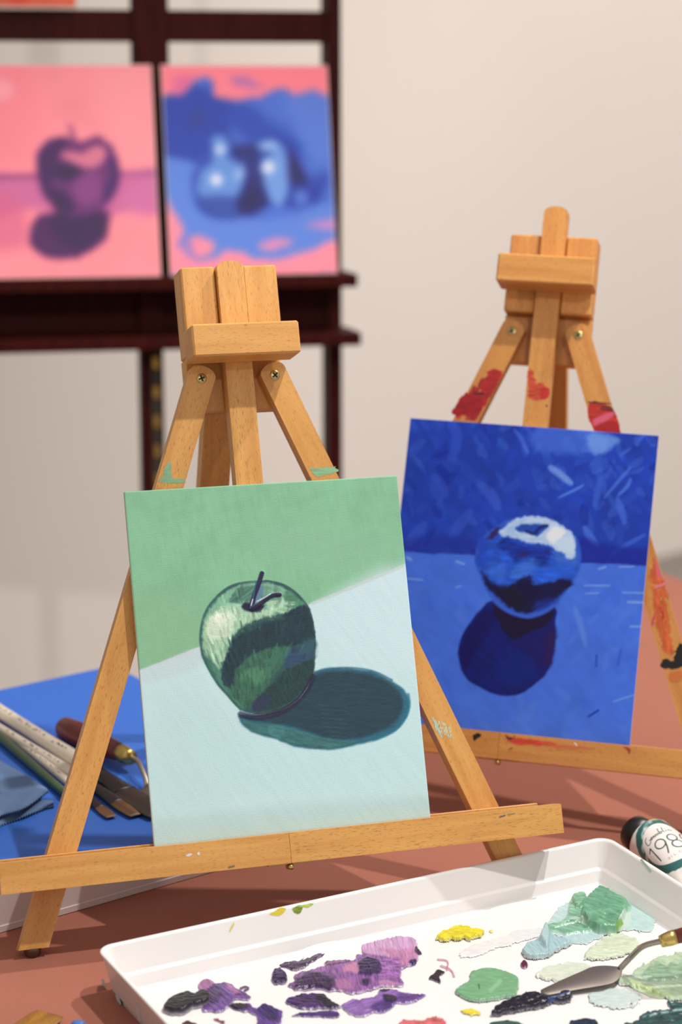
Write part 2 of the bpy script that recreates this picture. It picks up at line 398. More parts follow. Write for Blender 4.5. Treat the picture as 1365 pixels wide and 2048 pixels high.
# ------------------------------------------------------------------ painted panels
def panel_frame(O, yaw, lean):
    R = np.array([math.cos(yaw), math.sin(yaw), 0]); B = np.array([-math.sin(yaw), math.cos(yaw), 0])
    U = math.cos(lean) * np.array([0, 0, 1.]) + math.sin(lean) * B
    return np.asarray(O, float), R, U, np.cross(R, U)
F1 = panel_frame((-2.7965, 144.6109, CAMZ - 63.6537), 0.3008993, 0.3895783)
F2 = panel_frame((13.0875, 164.6537, CAMZ - 63.6711), -0.2334006, 0.4142918)
F3 = panel_frame((-10.8604, 262.5483, CAMZ - 42.7072), 0.2152161, 0.3239760)
def fp(F, r, u, n=0): O, R, U, N = F; return O + R * r + U * u + N * n
PW, PH, PT = 20.32, 25.4, .35
def panel_thing(name, F, rc, painter, label, res, mat, blur=0, thick=PT, edge=None, cat='painting', u0=0):
    O = fp(F, rc, u0); yaw = math.atan2(F[1][1], F[1][0])
    e = empty(name, O, yaw, label, cat)
    Mx = mat4(O, F[1], -F[3], F[2])           # local x right, y back, z up
    link('panel_board', box(-PW/2, PW/2, .012, thick, 0, PH, .04), edge or M['board'], e, Mx)
    nx, ny = int(PW / res) + 1, int(PH / res) + 1
    xs = np.linspace(-PW/2, PW/2, nx); zs = np.linspace(0, PH, ny); gx, gz = np.meshgrid(xs, zs); gx = gx.ravel(); gz = gz.ravel()
    W = O + gx[:, None] * F[1] + gz[:, None] * F[2]
    px, py = proj(W)
    p = painter(px, py)
    h = p.h
    if blur:
        c3 = p.col.reshape(ny, nx, 3)
        for _ in range(3):
            for axn in (0, 1):
                q = np.pad(c3, [(blur, blur) if a == axn else (0, 0) for a in range(3)], mode='edge')
                c3 = sum(np.take(q, range(k, k + c3.shape[axn]), axis=axn) for k in range(2 * blur + 1)) / (2 * blur + 1)
        p.col = c3.reshape(-1, 3)
    edge_d = np.minimum(np.minimum(gx + PW/2, PW/2 - gx), np.minimum(gz, PH - gz))
    V = np.c_[gx, -np.clip(h, 0, .2), gz]
    col = lin(p.col)
    # wrap the paint film round the rim by sinking the outermost row onto the board
    rim = edge_d < res * .5
    V[rim, 1] = .03
    me = grid_mesh('paint_layer', V, nx, ny, np.clip(col * PK, 0, 1))
    link('paint_layer', me, mat, e, Mx)
    return e
PK = 1.0

def paint_green(px, py):
    p = Paint(px, py, (133, 190, 152))
    p.noise(.035, 60, 3); p.noise(.03, 7, 4, ang=1.35, stretch=5); p.noise(.025, 14, 9, ang=-.3, stretch=3)
    p.poly([(240, 1180), (380, 1200), (420, 1290), (300, 1340), (240, 1350)], (140, 186, 146), 30, a=.6)
    p.poly([(500, 1060), (700, 1050), (800, 1090), (700, 1150), (560, 1130)], (140, 190, 158), 30, a=.5)
    # pale table plane
    tab = [(200, 1372), (283, 1339), (345, 1315), (410, 1289), (520, 1247), (625, 1205), (700, 1174), (760, 1149), (830, 1120), (960, 1100), (960, 1800), (200, 1800)]
    p.poly(tab, (197, 228, 230), 2.5, warp=1.5, sm=False)
    q = Paint(px, py, (0, 0, 0))
    p.poly([(640, 1210), (820, 1130), (850, 1330), (700, 1330), (640, 1290)], (205, 228, 236), 25, a=.8)
    p.poly([(285, 1342), (400, 1295), (410, 1325), (300, 1365)], (196, 206, 212), 8, warp=4, a=.35)
    p.stroke([(285, 1342), (345, 1319), (408, 1293)], 5, (204, 214, 220), .8, 2)
    p.stroke([(625, 1207), (700, 1177), (808, 1132)], 5, (192, 204, 198), .7, 2.5)
    p.poly([(320, 1400), (480, 1440), (520, 1560), (380, 1640), (320, 1600)], (190, 224, 224), 40, a=.6)
    p.poly([(480, 1500), (860, 1480), (870, 1640), (600, 1660)], (192, 227, 231), 40, a=.7)
    p.poly([(310, 1640), (860, 1590), (870, 1640), (310, 1700)], (180, 212, 216), 14, a=.6)
    low = py > (1339 - (px - 283) * .398)
    t = fbm((px * .6 + py * .8) / 60, (-px * .8 + py * .6) / 5, 21, 2) - .5
    p.col[low] *= 1 + .03 * t[low, None]
    o = (380, 1120); k = 460 / 1365
    def P(pts, *a, **kw): p.poly(pts, *a, off=o, sc=k, **kw)
    def T(pts, *a, **kw): p.stroke(pts, *a, off=o, sc=k, **kw)
    # cast shadow
    P([(725, 680), (800, 645), (900, 638), (1010, 648), (1110, 668), (1200, 720), (1270, 770), (1304, 840), (1288, 930), (1225, 1010), (1120, 1062), (1000, 1095), (860, 1124), (740, 1118), (620, 1108), (520, 1065), (400, 1032), (310, 980), (300, 915), (450, 925), (600, 870), (690, 790)], (46, 104, 124), 3.5, warp=1.5, h=.01, tex=.1)
    P([(735, 690), (810, 662), (920, 658), (1040, 672), (1140, 705), (1220, 760), (1262, 830), (1255, 910), (1190, 985), (1090, 1035), (980, 1060), (860, 1062), (740, 1030), (600, 985), (480, 965), (340, 940), (520, 900), (660, 830)], (38, 66, 80), 5, warp=2, h=.008, tex=.1)
    P([(310, 950), (420, 985), (470, 970), (600, 1000), (740, 1040), (870, 1075), (980, 1080), (860, 1118), (720, 1112), (600, 1092), (480, 1045), (360, 1005)], (60, 112, 112), 3, warp=2, tex=.18, tang=.25, h=.01)
    P([(470, 980), (560, 1000), (540, 1060), (470, 1030)], (72, 128, 134), 3, warp=2, a=.7, tex=.2)
    for j in range(9):
        yy = 860 + j * 26; T([(760 + j * 8, yy), (900, yy + 8), (930, yy + 10)], 1.2, (92, 112, 116), .45, .8, br=.7, seed=j)
    for j in range(7):
        yy = 740 + j * 40; T([(850, yy), (1050, yy - 10), (1220, yy + 14)], 3, (44, 76, 86), .35, 1.5, br=.6, seed=j + 20)
    T([(740, 668), (820, 648), (960, 640), (1090, 660), (1200, 712)], 3.5, (44, 92, 126), .7, 2)
    T([(1296, 800), (1300, 870), (1270, 950), (1200, 1020), (1090, 1066)], 6, (38, 112, 140), .8, 3)
    # apple body
    body = [(57, 470), (68, 370), (100, 285), (160, 212), (230, 158), (300, 134), (370, 126), (450, 120), (540, 138), (620, 183), (690, 258), (722, 330), (740, 430), (743, 520), (738, 600), (728, 680), (690, 760), (640, 832), (560, 882), (470, 908), (380, 914), (300, 890), (220, 802), (160, 732), (105, 640), (70, 560)]
    P(body, (50, 88, 88), 2.2, warp=1.2, h=.012)
    P([(72, 460), (82, 370), (115, 290), (170, 222), (240, 172), (320, 145), (420, 135), (520, 150), (600, 195), (670, 262), (700, 290), (600, 320), (480, 320), (380, 350), (280, 420), (220, 520), (190, 640), (170, 715), (110, 630), (80, 550)], (128, 182, 152), 4, warp=3, ws=8, tex=.12, tscale=2.2, tang=1.7, h=.012)
    P([(240, 220), (300, 160), (400, 150), (440, 190), (360, 290), (300, 270), (240, 260)], (84, 132, 116), 3, warp=3, ws=6, tex=.2, tang=-.6)
    P([(430, 150), (520, 160), (620, 215), (690, 280), (600, 300), (500, 300), (420, 270)], (116, 168, 142), 4, warp=3, ws=6, tex=.18, tang=.5)
    P([(580, 180), (660, 240), (700, 290), (620, 290), (560, 240)], (74, 130, 100), 4, warp=3, a=.9, tex=.15)
    for j in range(26):
        a = math.radians(-20 + j * 8.2); r0 = 60 + (j * 37 % 23); r1 = 150 + (j * 53 % 60); cx, cy = 385, 255
        c = [(186, 216, 186), (150, 196, 168), (200, 226, 196), (104, 156, 134)][j % 4]
        T([(cx + r0 * math.cos(a) * 1.15, cy + r0 * math.sin(a) * .55 + 12), (cx + r1 * math.cos(a) * 1.2, cy + r1 * math.sin(a) * .5 + 16)], 6, c, .75, 1.2, br=.4, taper=.5, h=.01, seed=j)
    P([(84, 400), (110, 335), (180, 290), (270, 268), (340, 300), (420, 310), (480, 290), (560, 270), (470, 330), (350, 370), (270, 430), (225, 520), (195, 610), (165, 650), (120, 600), (86, 500)], (172, 210, 178), 4, warp=4, ws=7, tex=.12, tscale=2, tang=1.5, h=.015)
    P([(95, 410), (125, 350), (190, 315), (250, 320), (262, 370), (230, 440), (190, 470), (130, 470)], (206, 228, 202), 4, warp=4, ws=7, tex=.06, h=.012)
    P([(120, 350), (170, 320), (225, 330), (215, 370), (150, 375)], (224, 238, 218), 3, warp=3, h=.01)
    for j in range(26):
        x0 = 78 + (j % 13) * 13; y0 = 480 + (j * 29 % 90); c = [(112, 168, 138), (190, 220, 190), (84, 140, 116), (150, 196, 166)][j % 4]
        T([(x0 + 10, y0), (x0 + 28, y0 + 60), (x0 + 52, y0 + 120)], 4, c, .7, 1.2, br=.4, taper=.6, h=.01, seed=j + 60)
    P([(70, 560), (110, 640), (165, 725), (230, 800), (300, 885), (330, 860), (240, 760), (180, 660), (130, 600)], (72, 126, 108), 4, warp=3, tex=.2, tang=.9)
    # dark band
    P([(236, 520), (262, 470), (320, 415), (410, 365), (520, 345), (590, 300), (650, 275), (700, 270), (728, 350), (738, 460), (690, 490), (600, 508), (500, 515), (400, 550), (310, 610), (262, 690), (268, 760), (215, 750), (188, 690), (200, 600)], (34, 58, 68), 3, warp=4, ws=8, tex=.15, tscale=1.8, tang=1.3, h=.02)
    P([(300, 420), (420, 350), (540, 330), (560, 360), (470, 370), (380, 410), (330, 440)], (44, 82, 80), 4, warp=4, a=.8, tex=.2, tang=.7)
    P([(270, 670), (340, 585), (440, 535), (550, 512), (600, 560), (545, 640), (475, 720), (440, 790), (375, 850), (330, 880), (250, 800), (235, 760), (275, 740)], (58, 104, 86), 4, warp=4, ws=9, tex=.18, tscale=2.5, tang=1.5, h=.015)
    P([(300, 680), (400, 630), (440, 650), (470, 690), (410, 750), (330, 730)], (76, 130, 100), 7, warp=5, a=.8, tex=.2, tang=1.4)
    P([(430, 600), (560, 540), (590, 570), (500, 620)], (62, 116, 100), 6, warp=4, a=.8)
    P([(580, 545), (650, 510), (735, 480), (742, 570), (650, 620), (560, 640)], (46, 72, 106), 8, warp=5, a=.85, tex=.15)
    P([(650, 500), (730, 460), (738, 540), (660, 560)], (52, 96, 104), 6, warp=4, a=.7)
    P([(475, 750), (560, 660), (650, 612), (737, 590), (726, 690), (660, 790), (560, 862), (470, 892), (375, 880), (400, 815)], (38, 64, 66), 4, warp=4, ws=8, tex=.18, tscale=2, tang=1.1, h=.012)
    P([(370, 850), (430, 815), (480, 820), (440, 890), (380, 895)], (48, 56, 86), 4, warp=3, a=.8)
    T([(72, 540), (58, 470), (70, 370), (102, 286), (162, 212), (232, 158)], 3, (62, 112, 104), .5, 1.3)
    T([(160, 214), (230, 160), (300, 136), (370, 127)], 3, (58, 84, 92), .6, 1.3)
    T([(450, 122), (540, 139), (620, 184), (690, 259), (722, 330), (740, 430), (743, 520), (736, 640)], 3, (40, 60, 74), .6, 1.3)
    T([(75, 560), (108, 640), (162, 732), (222, 802), (300, 888)], 4, (40, 88, 86), .6, 1.5)
    # short broken brush marks following the form
    rg = random.Random(11)
    for j in range(230):
        a = rg.uniform(0, 2 * math.pi); q = math.sqrt(rg.random()) * .93
        x_ = 400 + 335 * q * math.cos(a); y_ = 515 + 385 * q * math.sin(a)
        gx, gy = o[0] + x_ * k, o[1] + y_ * k
        c = p.col[np.argmin((px - gx) ** 2 + (py - gy) ** 2)] * rg.choice((.78, .88, 1.1, 1.2, 1.05))
        lean_ = (x_ - 400) / 335 * .7 + rg.uniform(-.25, .25); ln = rg.uniform(16, 46)
        T([(x_ - ln * math.sin(-lean_), y_ - ln), (x_ + ln * math.sin(-lean_) * .3, y_ + ln * .6)], rg.uniform(3, 6.5), c, .65, 1.1, br=.4, taper=.4, h=.004, seed=j)
    # contact line, stem
    T([(300, 915), (360, 930), (450, 922), (560, 890), (650, 828), (700, 760), (732, 690)], 11, (32, 26, 54), .9, 2.5, br=.45, h=.004, tex=.2)
    T([(305, 930), (420, 945), (560, 905), (660, 830)], 5, (44, 36, 66), .6, 1.5, br=.5, h=.012, seed=7)
    P([(305, 275), (340, 255), (390, 262), (440, 270), (420, 300), (360, 310), (325, 300)], (32, 32, 62), 3, warp=3, h=.02)
    P([(405, 150), (440, 160), (430, 220), (385, 250)], (92, 130, 160), 3, a=.8)
    T([(428, 78), (405, 150), (382, 210), (362, 290)], 9, (34, 34, 70), .97, 1.2, h=.05)
    T([(392, 130), (372, 230), (356, 285)], 2.4, (60, 110, 150), .8, 1)
    T([(372, 235), (362, 270)], 2.2, (232, 226, 236), .9, .8, h=.02)
    T([(374, 290), (430, 250), (480, 215), (530, 206)], 9, (32, 28, 60), .95, 1.2, h=.05)
    T([(396, 245), (440, 225), (480, 200)], 2.2, (206, 222, 236), .8, .8)
    T([(524, 206), (531, 207)], 8, (34, 30, 62), .95, 1.2, h=.03)
    return p

def paint_blue(px, py):
    p = Paint(px, py, (34, 62, 162))
    p.noise(.10, 55, 31); p.noise(.08, 12, 33, ang=.9, stretch=3)
    rng = random.Random(5)
    for j in range(210):
        x = rng.uniform(800, 1330); y = rng.uniform(838, 1120); a = rng.choice([1.05, 1.2, -.6, -.75, 1.9, .9]) + rng.uniform(-.3, .3); l = rng.uniform(14, 38)
        lightness = .25 + .6 * sstep((x - 900) / 420) * sstep((1080 - y) / 260) + rng.uniform(-.15, .2)
        c = np.array((28, 56, 156)) * (1 - lightness) + np.array((98, 130, 216)) * lightness
        if rng.random() < .22: c = np.array((22, 44, 138))
        bend = rng.uniform(-6, 6)
        p.stroke([(x - l * math.cos(a) / 2, y - l * math.sin(a) / 2), (x + bend, y), (x + l * math.cos(a) / 2, y + l * math.sin(a) / 2)], rng.uniform(7, 20), c, rng.uniform(.35, .75), 2.2, br=.35, taper=.35, seed=j)
    p.poly([(1060, 870), (1110, 845), (1180, 850), (1220, 880), (1190, 905), (1120, 905), (1075, 900)], (78, 108, 202), 10, warp=5, a=.7)
    p.poly([(1175, 870), (1215, 868), (1240, 880), (1215, 905), (1185, 905)], (126, 158, 222), 7, warp=5, a=.75)
    p.stroke([(1102, 935), (1120, 948), (1142, 966)], 15, (136, 162, 226), .85, 3, br=.3, taper=.3)
    p.stroke([(1118, 995), (1150, 980), (1168, 970)], 5, (104, 136, 214), .8, 1.5, taper=.5)
    p.stroke([(1210, 995), (1240, 960), (1262, 935)], 7, (86, 118, 208), .7, 2, taper=.5)
    p.stroke([(1238, 990), (1256, 972), (1262, 958)], 8, (92, 124, 212), .7, 2, taper=.4)
    p.stroke([(1170, 1055), (1182, 1075), (1196, 1093)], 16, (80, 110, 206), .8, 3, taper=.5)
    p.stroke([(1236, 998), (1244, 1022), (1250, 1045)], 14, (76, 106, 202), .7, 3, taper=.4)
    p.stroke([(1200, 960), (1196, 985), (1190, 1010)], 14, (66, 98, 198), .7, 3, taper=.4)
    p.stroke([(1222, 1110), (1250, 1092), (1290, 1070)], 10, (70, 100, 200), .7, 2, taper=.5)
    p.stroke([(962, 970), (985, 992), (996, 1015)], 22, (66, 92, 192), .6, 4, taper=.3)
    p.stroke([(905, 1070), (920, 1050), (940, 1025)], 22, (62, 88, 190), .55, 4, taper=.3)
    p.stroke([(820, 1085), (835, 1065), (848, 1050)], 22, (66, 90, 190), .55, 4, taper=.3)
    p.stroke([(870, 955), (885, 975), (890, 990)], 20, (62, 88, 190), .5, 4, taper=.3)
    p.stroke([(1030, 860), (1045, 880), (1056, 905)], 9, (92, 122, 212), .55, 2, taper=.4)
    p.stroke([(905, 850), (915, 870), (910, 900)], 20, (60, 88, 192), .5, 4)
    p.stroke([(880, 938), (893, 950)], 18, (20, 44, 142), .7, 3); p.stroke([(870, 1018), (878, 1030)], 14, (22, 42, 140), .6, 3)
    p.poly([(800, 1080), (900, 1070), (960, 1085), (960, 1112), (800, 1106)], (34, 40, 132), 10, a=.55)
    p.poly([(1160, 1075), (1210, 1090), (1300, 1100), (1300, 1134), (1160, 1132)], (26, 36, 136), 8, a=.8)
    # table plane
    p.poly([(700, 1100), (803, 1102), (860, 1107), (950, 1110), (1060, 1116), (1165, 1126), (1230, 1128), (1300, 1131), (1400, 1135), (1400, 1600), (700, 1600)], (76, 110, 206), 2.2, warp=2, sm=False)
    lo = py > 1118
    t = fbm(px / 50, py / 50, 61) - .5; t2 = fbm((px * .7 + py * .7) / 30, (-px * .7 + py * .7) / 8, 62, 2) - .5
    p.col[lo] *= 1 + .12 * t[lo, None] + .07 * t2[lo, None]
    for j in range(110):
        x = rng.uniform(800, 1300); y = rng.uniform(1150, 1490); a = rng.choice([-.5, .8, 1.3, -1.0, 2.2]) + rng.uniform(-.3, .3); l = rng.uniform(20, 55)
        c = [(88, 124, 214), (66, 98, 198), (98, 132, 214), (58, 92, 196)][j % 4]
        p.stroke([(x - l * math.cos(a) / 2, y - l * math.sin(a) / 2), (x + rng.uniform(-6, 6), y), (x + l * math.cos(a) / 2, y + l * math.sin(a) / 2)], rng.uniform(6, 22), c, rng.uniform(.2, .42), 4, br=.4, taper=.4, seed=j)
    for (x0, y0, x1, y1, w) in ((1170, 1171, 1220, 1171, 3), (1172, 1187, 1198, 1186, 2.5), (1246, 1185, 1290, 1186, 3), (1257, 1204, 1290, 1205, 5), (1198, 1138, 1212, 1134, 4), (1240, 1134, 1268, 1133, 3), (1262, 1253, 1288, 1253, 4), (813, 1157, 846, 1160, 3), (815, 1115, 822, 1119, 6), (914, 1123, 928, 1128, 5), (1228, 1403, 1268, 1390, 2.5), (912, 1175, 922, 1172, 3)):
        p.stroke([(x0, y0), (x1, y1)], w, (140, 168, 226), .8, 1.5, br=.2)
    p.stroke([(1150, 1215), (1160, 1245), (1172, 1290)], 13, (110, 140, 218), .6, 4, taper=.6)
    p.stroke([(1178, 1433), (1197, 1421)], 4, (24, 50, 140), .9, 1.3); p.stroke([(1194, 1310), (1193, 1333)], 4, (36, 66, 170), .8, 1.5); p.stroke([(1243, 1300), (1236, 1330)], 4, (44, 76, 180), .7, 1.5)
    o = (900, 1010); k = 300 / 1365
    def P(pts, *a, **kw): p.poly(pts, *a, off=o, sc=k, **kw)
    def T(pts, *a, **kw): p.stroke(pts, *a, off=o, sc=k, **kw)
    P([(390, 870), (280, 955), (180, 1080), (110, 1200), (78, 1330), (95, 1460), (140, 1560), (205, 1622), (320, 1682), (430, 1728), (545, 1738), (660, 1712), (760, 1640), (860, 1560), (912, 1470), (940, 1370), (952, 1280), (968, 1190), (962, 1060), (955, 930), (700, 900)], (18, 26, 100), 2.2, warp=1.2, tex=.2, tscale=4, tang=.7)
    P([(90, 1330), (130, 1220), (230, 1060), (330, 960), (430, 1000), (300, 1250), (180, 1450), (120, 1500)], (20, 14, 78), 8, warp=6, a=.8)
    P([(560, 1300), (700, 1200), (860, 1120), (950, 1090), (960, 1200), (940, 1360), (900, 1460), (840, 1560), (800, 1500), (700, 1320)], (34, 18, 88), 8, warp=6, a=.7)
    P([(420, 1450), (560, 1350), (720, 1400), (760, 1560), (600, 1650), (450, 1600)], (16, 34, 112), 12, warp=6, a=.8)
    P([(880, 1200), (965, 1120), (962, 1220), (935, 1380), (900, 1470), (870, 1400)], (52, 18, 76), 6, warp=4, a=.75)
    P([(400, 880), (550, 985), (720, 1010), (870, 980), (955, 930), (930, 1040), (860, 1100), (720, 1160), (580, 1225), (490, 1140), (430, 1040)], (28, 12, 48), 4, warp=3)
    body = [(230, 470), (258, 350), (330, 265), (430, 190), (540, 130), (640, 105), (740, 100), (880, 115), (1000, 165), (1100, 240), (1165, 310), (1195, 420), (1195, 530), (1160, 640), (1090, 750), (1030, 830), (960, 920), (850, 990), (720, 1030), (600, 1010), (500, 960), (400, 870), (330, 770), (270, 630), (235, 550)]
    P(body, (54, 88, 184), 2, warp=.8)
    P([(250, 470), (280, 350), (350, 275), (450, 210), (560, 300), (700, 350), (900, 360), (960, 420), (1080, 490), (1170, 480), (1180, 540), (1130, 660), (1050, 700), (900, 740), (760, 720), (600, 730), (500, 770), (400, 730), (300, 600), (255, 540)], (42, 82, 182), 4, warp=4, ws=8, tex=.2, tscale=4, tang=.3)
    P([(340, 300), (430, 210), (450, 240), (400, 300), (350, 310)], (58, 22, 66), 4, warp=4, a=.85)
    P([(430, 380), (520, 300), (640, 340), (760, 370), (860, 380), (920, 420), (880, 560), (800, 560), (700, 480), (600, 520), (520, 430)], (26, 48, 136), 7, warp=6, ws=9, tex=.3)
    P([(640, 440), (720, 430), (700, 470), (650, 475)], (62, 30, 92), 4, warp=4, a=.8); P([(860, 410), (900, 400), (900, 440), (870, 440)], (50, 28, 96), 4, a=.8)
    P([(260, 330), (330, 320), (340, 480), (300, 560), (255, 500)], (38, 66, 168), 8, warp=6, a=.8)
    P([(600, 560), (760, 500), (800, 600), (700, 660), (560, 690)], (70, 116, 206), 9, warp=7, a=.75, tex=.15)
    P([(780, 600), (960, 540), (1120, 560), (1080, 660), (880, 700), (780, 690)], (46, 96, 204), 9, warp=7, a=.8, tex=.15)
    P([(360, 560), (480, 520), (520, 640), (460, 700), (390, 650)], (66, 108, 204), 9, warp=7, a=.75)
    P([(950, 400), (1050, 440), (1150, 430), (1160, 540), (1050, 540), (960, 500)], (72, 108, 200), 7, warp=5, a=.8)
    P([(290, 600), (350, 680), (400, 715), (500, 760), (600, 705), (730, 640), (765, 730), (900, 715), (1030, 675), (1115, 700), (1080, 765), (960, 860), (850, 930), (720, 985), (600, 965), (500, 890), (400, 800), (330, 720)], (24, 16, 58), 4, warp=4, ws=9, tex=.2)
    P([(440, 740), (600, 760), (680, 860), (640, 950), (520, 890)], (26, 22, 44), 8, warp=6, a=.8)
    P([(780, 890), (900, 850), (980, 860), (900, 940), (800, 960)], (30, 52, 140), 7, warp=4, a=.8)
    rg = random.Random(12)
    for j in range(120):
        a = rg.uniform(0, 2 * math.pi); q = math.sqrt(rg.random()) * .88; x_ = 712 + 470 * q * math.cos(a); y_ = 560 + 440 * q * math.sin(a)
        c = p.col[np.argmin((px - o[0] - x_ * k) ** 2 + (py - o[1] - y_ * k) ** 2)] * rg.choice((.8, .9, 1.12, 1.22)); ang = rg.uniform(-.6, .6) + (x_ - 712) / 900; ln = rg.uniform(20, 60)
        T([(x_ - ln * math.cos(ang), y_ - ln * math.sin(ang)), (x_ + ln * math.cos(ang), y_ + ln * math.sin(ang))], rg.uniform(4, 9), c, .5, 1.8, br=.4, taper=.5, seed=j)
    T([(370, 820), (440, 905), (540, 970), (640, 1005), (730, 1015), (840, 985), (940, 925)], 8, (66, 98, 196), .85, 2.5, br=.2)
    P([(455, 240), (560, 152), (680, 106), (800, 104), (930, 138), (1040, 198), (1140, 285), (1138, 470), (1080, 485), (1020, 425), (960, 410), (900, 355), (750, 350), (650, 322), (560, 295), (480, 285)], (186, 204, 232), 2.5, warp=4, ws=7, tex=.08)
    P([(500, 250), (600, 160), (700, 130), (600, 230), (640, 290), (560, 280)], (166, 190, 228), 4, warp=4, a=.8)
    P([(880, 275), (960, 195), (1050, 230), (1030, 300), (1000, 350), (930, 345)], (228, 234, 240), 3, warp=4)
    P([(960, 340), (1060, 290), (1130, 300), (1130, 440), (1060, 440), (1000, 400)], (200, 218, 236), 3, warp=4)
    P([(603, 218), (650, 178), (760, 172), (890, 178), (892, 202), (840, 245), (790, 285), (720, 252), (640, 250)], (42, 74, 158), 2.5, warp=3, ws=6)
    T([(885, 188), (820, 205), (770, 260), (700, 240)], 6, (18, 30, 96), .85, 2)
    sat = (p.col.max(1) - p.col.min(1)) / (p.col.max(1) + 1)
    p.col = np.clip(p.col * (1 + sat[:, None] * np.array((-.2, .02, .13))), 0, 255)
    return p

def paint_pink(px, py):
    p = Paint(px, py, (240, 134, 144)); p.noise(.05, 70, 71)
    p.poly([(-60, 60), (80, 160), (60, 300), (-60, 340)], (236, 120, 134), 30, a=.6)
    p.poly([(-40, 160), (20, 165), (20, 195), (-40, 200)], (240, 160, 168), 8, a=.7)
    p.poly([(200, 150), (310, 140), (320, 340), (220, 300)], (242, 146, 154), 40, a=.7)
    p.poly([(-60, 356), (70, 352), (230, 348), (330, 342), (330, 430), (260, 420), (180, 440), (60, 420), (-60, 450)], (188, 92, 146), 14, warp=10, ws=40, a=.85)
    p.poly([(-60, 400), (30, 390), (60, 470), (20, 500), (-60, 480)], (206, 92, 128), 20, a=.7)
    p.poly([(250, 380), (320, 350), (325, 420), (270, 430)], (200, 104, 158), 14, a=.7)
    p.stroke([(-40, 354), (40, 353), (76, 352)], 9, (132, 52, 106), .8, 4); p.stroke([(238, 348), (310, 345)], 9, (140, 66, 128), .7, 4)
    p.poly([(60, 470), (75, 435), (110, 425), (200, 420), (216, 455), (200, 490), (150, 516), (100, 515), (68, 500)], (86, 28, 88), 6, warp=4)
    p.poly([(110, 430), (210, 420), (214, 455), (165, 500), (110, 470)], (58, 16, 76), 9, warp=4, a=.9)
    p.poly([(72, 330), (78, 300), (98, 280), (130, 274), (160, 284), (195, 272), (222, 290), (237, 325), (238, 365), (220, 402), (190, 425), (150, 432), (112, 420), (88, 380)], (116, 50, 108), 5, warp=3)
    p.poly([(76, 330), (82, 300), (110, 280), (135, 282), (110, 330), (96, 400), (80, 370)], (64, 20, 82), 7, a=.85)
    p.poly([(110, 330), (150, 325), (165, 345), (140, 362), (110, 355)], (56, 20, 74), 8, a=.9)
    p.poly([(96, 380), (130, 385), (150, 420), (115, 425)], (58, 20, 74), 8, a=.9)
    p.poly([(210, 300), (236, 330), (236, 370), (214, 405), (205, 380), (222, 350)], (74, 24, 100), 6, a=.9)
    p.poly([(120, 306), (160, 300), (200, 290), (215, 310), (200, 330), (170, 335), (130, 318)], (222, 122, 142), 6, warp=4, a=.85)
    p.poly([(150, 360), (195, 345), (205, 390), (175, 410), (150, 395)], (146, 70, 130), 9, a=.8)
    p.poly([(138, 284), (160, 296), (190, 278), (200, 272), (170, 305), (146, 302)], (118, 46, 104), 5, a=.85)
    p.stroke([(140, 252), (146, 270), (152, 284)], 8, (140, 62, 110), .9, 3)
    dk = 1 - sstep((p.col.mean(1) - 60) / 100)
    p.col = p.col * (1 - dk[:, None] * np.array((.2, .42, .08)))
    return p
